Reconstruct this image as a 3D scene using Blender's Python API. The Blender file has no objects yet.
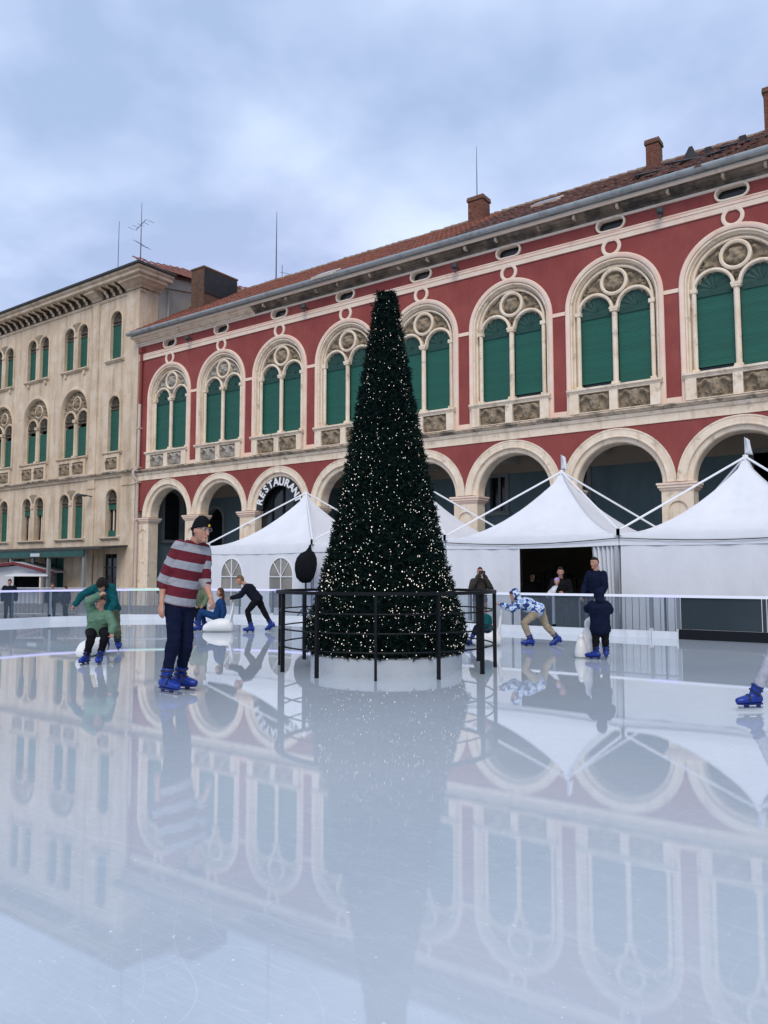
import bpy, math, random
from mathutils import Vector, Matrix, noise
from mathutils.geometry import tessellate_polygon
R = math.radians
random.seed(7)
sc = bpy.context.scene
COL = sc.collection

# ------------------------------------------------------------------ camera
# World frame: the red facade is the plane Y=0, X runs along it to the right, the ice is Z=0.
A = R(35.644); PITCH = R(4.636); FPX = 770.0; CH = 1.25
CX, CY = 28.748, -22.902
cd = bpy.data.cameras.new('camera'); cam = bpy.data.objects.new('camera', cd); COL.objects.link(cam)
cd.sensor_fit = 'HORIZONTAL'; cd.sensor_width = 36; cd.lens = FPX / 768 * 36
cd.clip_start = 0.05; cd.clip_end = 3000
cam.location = (CX, CY, CH); cam.rotation_euler = (R(90) + PITCH, 0, A)
sc.camera = cam

# ------------------------------------------------------------------ world, sun, exposure
SUN_EL, SUN_AZ = R(48), R(215)
w = bpy.data.worlds.new('World'); sc.world = w; w.use_nodes = True
nt = w.node_tree; N = nt.nodes; L = nt.links
bg = N['Background']; bg.inputs['Strength'].default_value = 0.1
sky = N.new('ShaderNodeTexSky'); sky.sky_type = 'NISHITA'; sky.sun_disc = False
sky.sun_elevation = SUN_EL; sky.sun_rotation = SUN_AZ
tc = N.new('ShaderNodeTexCoord')
sep = N.new('ShaderNodeSeparateXYZ'); L.new(tc.outputs['Generated'], sep.inputs[0])
ab = N.new('ShaderNodeMath'); ab.operation = 'ABSOLUTE'; L.new(sep.outputs[2], ab.inputs[0])
ad = N.new('ShaderNodeMath'); ad.operation = 'ADD'; L.new(ab.outputs[0], ad.inputs[0]); ad.inputs[1].default_value = 0.22
dv = N.new('ShaderNodeVectorMath'); dv.operation = 'DIVIDE'; L.new(tc.outputs['Generated'], dv.inputs[0])
cmb = N.new('ShaderNodeCombineXYZ')
for i in range(3): L.new(ad.outputs[0], cmb.inputs[i])
L.new(cmb.outputs[0], dv.inputs[1])
def wnoise(scale, detail, rough, off):
    m = N.new('ShaderNodeMapping'); m.inputs['Location'].default_value = off; L.new(dv.outputs[0], m.inputs[0])
    n = N.new('ShaderNodeTexNoise'); n.inputs['Scale'].default_value = scale; n.inputs['Detail'].default_value = detail
    n.inputs['Roughness'].default_value = rough; n.inputs['Distortion'].default_value = 0.1
    L.new(m.outputs[0], n.inputs['Vector']); return n
n1 = wnoise(2.1, 5, 0.50, (5.3, 2.2, 1.1)); n2 = wnoise(0.75, 3, 0.5, (8.2, 4.1, 2.0))
r1 = N.new('ShaderNodeValToRGB'); L.new(n1.outputs['Fac'], r1.inputs[0])
e = r1.color_ramp.elements
e[0].position = 0.38; e[0].color = (0.335, 0.440, 0.665, 1)
e[1].position = 0.66; e[1].color = (0.60, 0.71, 0.92, 1)
q = r1.color_ramp.elements.new(0.50); q.color = (0.445, 0.55, 0.785, 1)
r2 = N.new('ShaderNodeValToRGB'); L.new(n2.outputs['Fac'], r2.inputs[0])
e = r2.color_ramp.elements
e[0].position = 0.42; e[0].color = (0.96, 1.0, 0.99, 1); e[1].position = 0.62; e[1].color = (1.05, 0.99, 1.0, 1)
mu = N.new('ShaderNodeMix'); mu.data_type = 'RGBA'; mu.blend_type = 'MULTIPLY'; mu.inputs[0].default_value = 1
L.new(r1.outputs[0], mu.inputs[6]); L.new(r2.outputs[0], mu.inputs[7])
sc10 = N.new('ShaderNodeMix'); sc10.data_type = 'RGBA'; sc10.blend_type = 'MULTIPLY'; sc10.inputs[0].default_value = 1
L.new(mu.outputs[2], sc10.inputs[6]); sc10.inputs[7].default_value = (12.3, 11.7, 11.5, 1)
mx = N.new('ShaderNodeMix'); mx.data_type = 'RGBA'; mx.inputs[0].default_value = 0.93
L.new(sky.outputs[0], mx.inputs[6]); L.new(sc10.outputs[2], mx.inputs[7]); L.new(mx.outputs[2], bg.inputs['Color'])

sd = bpy.data.lights.new('sun', 'SUN'); sun = bpy.data.objects.new('sun', sd); COL.objects.link(sun)
sd.energy = 1.5; sd.angle = R(30); sd.color = (1.0, 0.90, 0.76)
sun.rotation_euler = (R(47), 0, R(30)); sun.location = (20, -20, 40)
vs = sc.view_settings; vs.view_transform = 'Standard'; vs.look = 'None'; vs.exposure = 0.2; vs.gamma = 1.0; vs.use_curve_mapping = False
sc.cycles.max_bounces = 8; sc.cycles.glossy_bounces = 5; sc.cycles.transparent_max_bounces = 12

# ------------------------------------------------------------------ pixel <-> place
cA, sA = math.cos(A), math.sin(A)
def c2w(xc, yc, z=0.0): return Vector((CX + xc * cA - yc * sA, CY + xc * sA + yc * cA, z))
def ray(px, py):
    u = (px - 384) / FPX; v = -(py - 512) / FPX
    return Vector((u, math.cos(PITCH) - v * math.sin(PITCH), math.sin(PITCH) + v * math.cos(PITCH)))
def at_depth(px, py, yc):
    r = ray(px, py); k = yc / r.y; return Vector((r.x * k, yc, CH + r.z * k))       # camera frame
def at_ice(px, py, z=0.0):
    r = ray(px, py); k = (z - CH) / r.z; return Vector((r.x * k, r.y * k, z))       # camera frame
def at_plane(px, py, Y):
    r = ray(px, py); d = Vector((r.x * cA - r.y * sA, r.x * sA + r.y * cA, r.z))
    k = (Y - CY) / d.y; return Vector((CX, CY, CH)) + d * k                         # world

# ------------------------------------------------------------------ materials
def mat(name, c1, c2=None, scale=4.0, rough=0.7, bump=0.0, bscale=40, streak=None, metal=0.0, spec=0.5,
        trans=0.0, emis=None, estr=0.0, ior=1.45, aniso=(1, 1, 1), detail=5, alpha=1.0, patch=None, lo=0.35, hi=0.65, sheen=0):
    m = bpy.data.materials.new(name); m.use_nodes = True
    n = m.node_tree.nodes; l = m.node_tree.links; b = n['Principled BSDF']
    b.inputs['Roughness'].default_value = rough; b.inputs['Metallic'].default_value = metal
    b.inputs['Specular IOR Level'].default_value = spec; b.inputs['IOR'].default_value = ior
    b.inputs['Transmission Weight'].default_value = trans; b.inputs['Alpha'].default_value = alpha
    b.inputs['Sheen Weight'].default_value = sheen
    b.inputs['Base Color'].default_value = (*c1, 1)
    g = n.new('ShaderNodeNewGeometry')
    mp = n.new('ShaderNodeMapping'); mp.inputs['Scale'].default_value = aniso; l.new(g.outputs['Position'], mp.inputs[0])
    out = None
    if c2 is not None:
        t = n.new('ShaderNodeTexNoise'); t.inputs['Scale'].default_value = scale; t.inputs['Detail'].default_value = detail
        t.inputs['Roughness'].default_value = 0.62; l.new(mp.outputs[0], t.inputs['Vector'])
        mr = n.new('ShaderNodeMapRange'); mr.inputs[1].default_value = lo; mr.inputs[2].default_value = hi; l.new(t.outputs['Fac'], mr.inputs[0])
        mi = n.new('ShaderNodeMix'); mi.data_type = 'RGBA'; l.new(mr.outputs[0], mi.inputs[0])
        mi.inputs[6].default_value = (*c1, 1); mi.inputs[7].default_value = (*c2, 1); out = mi.outputs[2]
    def layer(out, col, sc3, scale, lo, hi, amount, det=6):
        mp2 = n.new('ShaderNodeMapping'); mp2.inputs['Scale'].default_value = sc3; l.new(g.outputs['Position'], mp2.inputs[0])
        t2 = n.new('ShaderNodeTexNoise'); t2.inputs['Scale'].default_value = scale; t2.inputs['Detail'].default_value = det
        t2.inputs['Roughness'].default_value = 0.65; l.new(mp2.outputs[0], t2.inputs['Vector'])
        m2 = n.new('ShaderNodeMapRange'); m2.inputs[1].default_value = lo; m2.inputs[2].default_value = hi
        m2.inputs[4].default_value = amount; l.new(t2.outputs['Fac'], m2.inputs[0])
        mi2 = n.new('ShaderNodeMix'); mi2.data_type = 'RGBA'; l.new(m2.outputs[0], mi2.inputs[0])
        if out: l.new(out, mi2.inputs[6])
        else: mi2.inputs[6].default_value = (*c1, 1)
        mi2.inputs[7].default_value = (*col, 1); return mi2.outputs[2]
    for s in (streak or []): out = layer(out, s[0], (s[1], s[1], s[2]), s[3], s[4], s[5], s[6])
    for s in (patch or []): out = layer(out, s[0], (1, 1, 1), s[1], s[2], s[3], s[4])
    if out: l.new(out, b.inputs['Base Color'])
    if bump:
        t3 = n.new('ShaderNodeTexNoise'); t3.inputs['Scale'].default_value = bscale; t3.inputs['Detail'].default_value = 4
        l.new(mp.outputs[0], t3.inputs['Vector'])
        bp = n.new('ShaderNodeBump'); bp.inputs['Strength'].default_value = bump; bp.inputs['Distance'].default_value = 0.02
        l.new(t3.outputs['Fac'], bp.inputs['Height']); l.new(bp.outputs[0], b.inputs['Normal'])
    if emis: b.inputs['Emission Color'].default_value = (*emis, 1); b.inputs['Emission Strength'].default_value = estr
    return m
M = {}
DIRT = (0.10, 0.085, 0.06)
M['red'] = mat('red_render', (0.245, 0.054, 0.047), (0.285, 0.066, 0.056), 1.2, 0.85, 0.25, 60,
               streak=[((0.19, 0.036, 0.038), 1.6, 0.22, 1.0, 0.5, 0.75, 0.55), ((0.36, 0.10, 0.085), 1.1, 0.5, 2.0, 0.52, 0.78, 0.5)], patch=[((0.20, 0.035, 0.034), .45, .45, .62, .6), ((0.31, 0.075, 0.062), .8, .52, .7, .5)])
M['stone'] = mat('pale_stone', (0.74, 0.61, 0.45), (0.84, 0.74, 0.60), 2.5, 0.8, 0.3, 45,
                 streak=[((0.36, 0.27, 0.18), 2.2, 0.3, 1.4, 0.54, 0.74, 0.6), ((0.64, 0.40, 0.30), 0.9, 0.7, 1.1, 0.55, 0.8, 0.45)],
                 patch=[((0.17, 0.13, 0.085), 2.6, 0.57, 0.74, 0.7)])
M['stone_pink'] = mat('pinkish_painted_stone', (0.82, 0.58, 0.46), (0.82, 0.69, 0.56), 1.8, 0.8, 0.2, 50,
                      streak=[((0.50, 0.28, 0.22), 2.0, 0.4, 1.3, 0.55, 0.78, 0.5)])
M['stone_white'] = mat('white_painted_trim', (0.80, 0.70, 0.57), (0.76, 0.60, 0.48), 2.2, 0.8, 0.2, 50,
                       streak=[((0.42, 0.33, 0.25), 2.5, 0.35, 1.2, 0.58, 0.78, 0.5)])
M['ledge'] = mat('weathered_ledge_stone', (0.70, 0.59, 0.45), (0.56, 0.45, 0.33), 3.0, 0.85, 0.4, 40,
                 patch=[((0.07, 0.065, 0.055), 1.6, 0.46, 0.62, 0.85), ((0.045, 0.045, 0.04), 6.0, 0.55, 0.7, 0.6)])
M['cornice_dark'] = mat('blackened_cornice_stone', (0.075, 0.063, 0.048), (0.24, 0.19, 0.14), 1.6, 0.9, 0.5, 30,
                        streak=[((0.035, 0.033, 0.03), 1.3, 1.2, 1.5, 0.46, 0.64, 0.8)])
M['relief'] = mat('weathered_relief_stone', (0.36, 0.29, 0.20), (0.19, 0.15, 0.10), 5.0, 0.9, 0.6, 60,
                  patch=[((0.40, 0.33, 0.24), 7.0, 0.56, 0.72, 0.6)])
M['relief_clean'] = mat('cleaned_relief_stone', (0.42, 0.39, 0.34), (0.30, 0.28, 0.24), 6.0, 0.9, 0.5, 60)
M['beige'] = mat('beige_limestone', (0.60, 0.475, 0.335), (0.71, 0.595, 0.445), 0.9, 0.85, 0.35, 25,
                 streak=[((0.33, 0.25, 0.16), 2.0, 0.25, 1.0, 0.46, 0.70, 0.75), ((0.74, 0.66, 0.55), 1.0, 0.8, 1.5, 0.52, 0.75, 0.75)],
                 patch=[((0.22, 0.17, 0.115), 3.5, 0.58, 0.78, 0.5), ((0.46, 0.35, 0.235), 0.5, 0.48, 0.68, 0.5)])
M['beige_dark'] = mat('sooty_limestone', (0.33, 0.26, 0.18), (0.45, 0.37, 0.27), 2.0, 0.85, 0.35, 30,
                      patch=[((0.09, 0.075, 0.055), 2.4, 0.48, 0.66, 0.75)])
M['stain_shade'] = mat('stained_gap_shade_limestone', (0.05, 0.04, 0.03), (0.16, 0.12, 0.08), 2.0, 0.9, 0.4, 30)  # stained stone, blackened further to paint shade into the gaps between cornice brackets
M['plaster'] = mat('grey_plaster', (0.40, 0.38, 0.33), (0.46, 0.44, 0.39), 0.8, 0.9, 0.2, 30, streak=[((0.28, 0.26, 0.21), 1.5, 0.3, 1, 0.5, 0.75, 0.5)])
M['green'] = mat('green_roller_shutter', (0.007, 0.085, 0.060), (0.009, 0.108, 0.076), 1.0, 0.5, 0.08, 30, aniso=(0.3, 0.3, 6),
                 streak=[((0.014, 0.075, 0.060), 1.2, 0.2, 1.0, 0.5, 0.75, 0.6)])
M['green_dark'] = mat('dark_green_carved_wood', (0.005, 0.044, 0.034), (0.008, 0.06, 0.046), 4, 0.55, 0.3, 40)
M['green_old'] = mat('faded_green_shutter', (0.010, 0.090, 0.062), (0.016, 0.115, 0.080), 1.3, 0.6, 0.3, 30, aniso=(0.4, 0.4, 5),
                     streak=[((0.03, 0.10, 0.08), 1.5, 0.25, 1.0, 0.5, 0.75, 0.6)])
M['grille'] = mat('iron_fanlight_grille', (0.045, 0.04, 0.03), (0.12, 0.10, 0.07), 8, 0.8, 0.4, 60)
M['glass_dark'] = mat('dark_window_glass', (0.012, 0.016, 0.018), rough=0.08, spec=0.5)
M['black_void'] = mat('unlit_interior', (0.012, 0.012, 0.012), rough=0.9, spec=0.1)
M['teal_wall'] = mat('teal_arcade_render', (0.13, 0.20, 0.225), (0.15, 0.23, 0.255), 0.7, 0.85, 0.2, 30, streak=[((0.05, 0.09, 0.11), 1.0, 0.3, 1, 0.5, 0.75, 0.5)])
M['umber'] = mat('umber_frieze_render', (0.34, 0.29, 0.23), (0.38, 0.33, 0.27), 1, 0.9, 0.2, 30)
M['ceil'] = mat('arcade_ceiling_plaster', (0.40, 0.40, 0.38), (0.46, 0.45, 0.43), 1, 0.9)
M['frame_grey'] = mat('grey_window_frame', (0.19, 0.22, 0.22), (0.24, 0.26, 0.26), 3, 0.7)
M['tile'] = mat('clay_roof_tile', (0.27, 0.085, 0.048), (0.165, 0.055, 0.035), 3.5, 0.85, 0.4, 50,
                patch=[((0.10, 0.055, 0.04), 1.1, 0.48, 0.68, 0.75), ((0.34, 0.15, 0.09), 5, 0.58, 0.75, 0.6)])
M['tile_old'] = mat('old_clay_roof_tile', (0.15, 0.06, 0.042), (0.085, 0.045, 0.035), 4.5, 0.9, 0.5, 50,
                    patch=[((0.035, 0.028, 0.024), 2.0, 0.48, 0.66, 0.8), ((0.28, 0.13, 0.09), 6, 0.58, 0.75, 0.6)])
M['ridge'] = mat('mortar_ridge', (0.30, 0.22, 0.16), (0.20, 0.14, 0.10), 4, 0.9, 0.4, 40)
M['brick'] = mat('chimney_brick', (0.22, 0.085, 0.055), (0.14, 0.06, 0.04), 7, 0.9, 0.5, 40, patch=[((0.30, 0.20, 0.14), 9, 0.55, 0.7, 0.7)])
M['brick_brown'] = mat('brown_chimney_brick', (0.17, 0.10, 0.065), (0.11, 0.065, 0.045), 5, 0.9, 0.5, 40)
M['tar'] = mat('black_tarred_panel', (0.010, 0.010, 0.011), (0.02, 0.02, 0.022), 4, 0.6)
M['gutter'] = mat('zinc_gutter', (0.36, 0.41, 0.42), (0.42, 0.46, 0.47), 3, 0.5, metal=0.3, streak=[((0.13, 0.15, 0.16), 3, 1, 1, 0.5, 0.7, 0.6)])
M['steel'] = mat('galvanised_steel', (0.42, 0.44, 0.46), (0.34, 0.36, 0.38), 6, 0.4, metal=0.8)
M['rod'] = mat('dull_antenna_metal', (0.09, 0.095, 0.13), rough=0.6, metal=0.3)
M['pipe'] = mat('painted_downpipe', (0.60, 0.52, 0.45), (0.52, 0.42, 0.36), 3, 0.6)
M['lamp'] = mat('grey_floodlight', (0.05, 0.055, 0.06), rough=0.6, metal=0.1)
M['canvas'] = mat('white_tent_pvc', (0.76, 0.79, 0.82), (0.70, 0.73, 0.77), 1.2, 0.5, 0.55, 5.0, spec=0.35, aniso=(1, 1, .55),
                  streak=[((0.60, 0.63, 0.66), 1.2, 0.3, 1.2, 0.55, 0.75, 0.5)])
M['strap'] = mat('white_strap', (0.80, 0.82, 0.84), rough=0.5)
M['pvc'] = mat('clear_pvc_window', (0.20, 0.20, 0.18), (0.32, 0.31, 0.27), 1.5, 0.12, 0.3, 4, spec=0.6, detail=2)
M['alu'] = mat('tent_aluminium', (0.55, 0.57, 0.59), rough=0.35, metal=0.7)
M['black_cloth'] = mat('black_cover_cloth', (0.008, 0.009, 0.011), (0.012, 0.013, 0.015), 8, 0.9, 0.4, 20, spec=0.06)
M['tent_in'] = mat('brown_tent_lining', (0.13, 0.11, 0.07), (0.16, 0.13, 0.085), 0.8, 0.8)
M['stuff_dark'] = mat('dark_shop_goods', (0.03, 0.026, 0.022), (0.06, 0.045, 0.035), 5, 0.7)
M['black_steel'] = mat('black_painted_steel', (0.007, 0.008, 0.010), rough=0.45, spec=0.18)
M['drum'] = mat('white_tree_drum', (0.50, 0.54, 0.56), (0.45, 0.49, 0.52), 3, 0.5, streak=[((0.45, 0.49, 0.52), 3, 0.4, 1.5, 0.5, 0.7, 0.6)])
M['needle'] = mat('dark_pvc_needles', (0.005, 0.013, 0.0115), (0.009, 0.023, 0.019), 9, 0.7, spec=0.08)
M['trunk'] = mat('dark_tree_core', (0.004, 0.009, 0.007), rough=0.95, spec=0.02)
M['fairy'] = mat('warm_fairy_light', (0.9, 0.85, 0.75), rough=0.4, emis=(1.0, 0.88, 0.78), estr=0.9)
M['kick'] = mat('white_kick_board', (0.70, 0.75, 0.80), (0.64, 0.69, 0.75), 2, 0.35, streak=[((0.5, 0.55, 0.6), 2, 0.5, 2, 0.55, 0.7, 0.6)])
M['kick_black'] = mat('black_kick_board', (0.010, 0.012, 0.016), rough=0.5, spec=0.15)
M['tint'] = mat('dark_tinted_panel', (0.028, 0.040, 0.048), (0.036, 0.05, 0.058), 0.6, 0.2, spec=0.3)
M['post'] = mat('barrier_post_aluminium', (0.22, 0.27, 0.32), rough=0.4, metal=0.5)
M['led_lilac'] = mat('lilac_led_rail', (0.5, 0.5, 0.7), rough=0.4, emis=(0.50, 0.50, 0.95), estr=0.55)
M['led_green'] = mat('pale_green_led_rail', (0.5, 0.65, 0.6), rough=0.4, emis=(0.42, 0.72, 0.62), estr=0.30)
M['led_white'] = mat('white_led_rail', (0.65, 0.68, 0.74), rough=0.4, emis=(0.60, 0.64, 0.80), estr=0.25)
M['seal'] = mat('white_moulded_plastic', (0.76, 0.77, 0.76), (0.71, 0.72, 0.71), 5, 0.35)
M['awn_green'] = mat('dark_green_canopy_paint', (0.012, 0.085, 0.070), (0.010, 0.06, 0.05), 2, 0.5)
M['awn_top'] = mat('dark_canopy_sheet', (0.03, 0.035, 0.035), (0.05, 0.05, 0.045), 2, 0.7)
M['door_green'] = mat('green_shop_door', (0.010, 0.11, 0.080), (0.012, 0.085, 0.065), 2, 0.5)
M['hut_white'] = mat('white_hut_board', (0.58, 0.60, 0.64), (0.50, 0.52, 0.56), 1.5, 0.6)
M['hut_red'] = mat('dark_red_hut_trim', (0.14, 0.018, 0.025), rough=0.6)
M['paving'] = mat('grey_stone_paving', (0.28, 0.27, 0.25), (0.20, 0.19, 0.18), 0.8, 0.6, 0.3, 10)
# glass: thin panes
def glass_mat(name, tint, op):
    m = bpy.data.materials.new(name); m.use_nodes = True; n = m.node_tree.nodes; l = m.node_tree.links
    b = n['Principled BSDF']; b.inputs['Base Color'].default_value = (*tint, 1); b.inputs['Roughness'].default_value = 0.06
    t = n.new('ShaderNodeBsdfTransparent'); t.inputs[0].default_value = (0.90, 0.93, 0.96, 1)
    fr = n.new('ShaderNodeFresnel'); fr.inputs[0].default_value = 1.45
    a = n.new('ShaderNodeMath'); a.operation = 'ADD'; a.use_clamp = True; l.new(fr.outputs[0], a.inputs[0]); a.inputs[1].default_value = op
    mi = n.new('ShaderNodeMixShader'); l.new(a.outputs[0], mi.inputs[0]); l.new(t.outputs[0], mi.inputs[1]); l.new(b.outputs[0], mi.inputs[2])
    l.new(mi.outputs[0], n['Material Output'].inputs[0]); return m
M['glass'] = glass_mat('scuffed_barrier_glass', (0.26, 0.33, 0.40), 0.13)
# ice: pale wet synthetic ice with fine skate scratches under a thin film of water
def ice_mat():
    m = bpy.data.materials.new('wet_ice'); m.use_nodes = True; n = m.node_tree.nodes; l = m.node_tree.links
    b = n['Principled BSDF']; g = n.new('ShaderNodeNewGeometry')
    def nz(scale, sc3, rotz, det=6, rough=0.6, dist=0.0):
        mp = n.new('ShaderNodeMapping'); mp.inputs['Scale'].default_value = sc3; mp.inputs['Rotation'].default_value = (0, 0, rotz)
        l.new(g.outputs['Position'], mp.inputs[0])
        t = n.new('ShaderNodeTexNoise'); t.inputs['Scale'].default_value = scale; t.inputs['Detail'].default_value = det
        t.inputs['Roughness'].default_value = rough; t.inputs['Distortion'].default_value = dist; l.new(mp.outputs[0], t.inputs['Vector']); return t
    def rng(t, lo, hi, a, bb):
        r = n.new('ShaderNodeMapRange'); r.inputs[1].default_value = lo; r.inputs[2].default_value = hi
        r.inputs[3].default_value = a; r.inputs[4].default_value = bb; l.new(t.outputs['Fac'], r.inputs[0]); return r
    base = nz(0.35, (1, 1, 1), 0, 4, 0.55); scr1 = nz(5.0, (1, 13, 1), R(25), 6, 0.75, 0.8); scr2 = nz(4.2, (1, 17, 1), R(62), 6, 0.75, 1.0)
    scr3 = nz(4.0, (1, 20, 1), R(-30), 5, 0.75, 1.2); fine = nz(14, (1, 1, 1), 0, 5, 0.7)
    mi = n.new('ShaderNodeMix'); mi.data_type = 'RGBA'; l.new(rng(base, 0.35, 0.65, 0, 1).outputs[0], mi.inputs[0])
    mi.inputs[6].default_value = (0.455, 0.525, 0.575, 1); mi.inputs[7].default_value = (0.525, 0.59, 0.63, 1)
    cur = mi.outputs[2]
    for t, lo, hi, am in ((scr1, 0.52, 0.70, 0.36), (scr2, 0.54, 0.72, 0.34), (scr3, 0.56, 0.72, 0.36), (fine, 0.50, 0.72, 0.22)):
        x = n.new('ShaderNodeMix'); x.data_type = 'RGBA'; l.new(rng(t, lo, hi, 0, am).outputs[0], x.inputs[0]); l.new(cur, x.inputs[6])
        x.inputs[7].default_value = (0.62, 0.68, 0.73, 1); cur = x.outputs[2]
    def cuts(scale, off, mul, width, am):       # long curved skate cuts: contour lines of a smooth noise
        global_mp = n.new('ShaderNodeMapping'); global_mp.inputs['Location'].default_value = off; l.new(g.outputs['Position'], global_mp.inputs[0])
        t = n.new('ShaderNodeTexNoise'); t.inputs['Scale'].default_value = scale; t.inputs['Detail'].default_value = 0.6; l.new(global_mp.outputs[0], t.inputs['Vector'])
        a = n.new('ShaderNodeMath'); a.operation = 'MULTIPLY'; a.inputs[1].default_value = mul; l.new(t.outputs['Fac'], a.inputs[0])
        fr = n.new('ShaderNodeMath'); fr.operation = 'FRACT'; l.new(a.outputs[0], fr.inputs[0])
        s = n.new('ShaderNodeMath'); s.operation = 'SUBTRACT'; s.inputs[1].default_value = 0.5; l.new(fr.outputs[0], s.inputs[0])
        ab_ = n.new('ShaderNodeMath'); ab_.operation = 'ABSOLUTE'; l.new(s.outputs[0], ab_.inputs[0])
        r = n.new('ShaderNodeMapRange'); r.inputs[1].default_value = 0; r.inputs[2].default_value = width; r.inputs[3].default_value = am; r.inputs[4].default_value = 0; l.new(ab_.outputs[0], r.inputs[0])
        pm_ = rng(nz(1.3, (1, 1, 1), off[0], 3), 0.42, 0.62, 0, 1); m2 = n.new('ShaderNodeMath'); m2.operation = 'MULTIPLY'; l.new(r.outputs[0], m2.inputs[0]); l.new(pm_.outputs[0], m2.inputs[1]); return m2
    for fc_ in (cuts(.55, (3, 1, 0), 31, .022, .30), cuts(.8, (9, 4, 2), 23, .018, .28), cuts(.35, (1, 7, 5), 47, .026, .26)):
        x = n.new('ShaderNodeMix'); x.data_type = 'RGBA'; l.new(fc_.outputs[0], x.inputs[0]); l.new(cur, x.inputs[6]); x.inputs[7].default_value = (0.70, 0.75, 0.79, 1); cur = x.outputs[2]
    sp_ = nz(38, (1, 1, 1), 0, 2, .5); x = n.new('ShaderNodeMix'); x.data_type = 'RGBA'; l.new(rng(sp_, .70, .76, 0, .8).outputs[0], x.inputs[0]); l.new(cur, x.inputs[6]); x.inputs[7].default_value = (0.78, 0.81, 0.84, 1); cur = x.outputs[2]
    l.new(cur, b.inputs['Base Color'])
    b.inputs['IOR'].default_value = 1.62; b.inputs['Specular Tint'].default_value = (1, 1, 1, 1)
    l.new(rng(scr1, 0.4, 0.75, 0.0, 0.012).outputs[0], b.inputs['Roughness'])
    h = n.new('ShaderNodeMath'); h.operation = 'ADD'; l.new(scr1.outputs['Fac'], h.inputs[0]); l.new(scr3.outputs['Fac'], h.inputs[1])
    bp = n.new('ShaderNodeBump'); bp.inputs['Strength'].default_value = 0.002; bp.inputs['Distance'].default_value = 0.01
    l.new(h.outputs[0], bp.inputs['Height'])
    bp2 = n.new('ShaderNodeBump'); bp2.inputs['Strength'].default_value = 0.003; bp2.inputs['Distance'].default_value = 0.05
    l.new(base.outputs['Fac'], bp2.inputs['Height']); l.new(bp.outputs[0], bp2.inputs['Normal']); l.new(bp2.outputs[0], b.inputs['Normal'])
    return m
M['ice'] = ice_mat()

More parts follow.
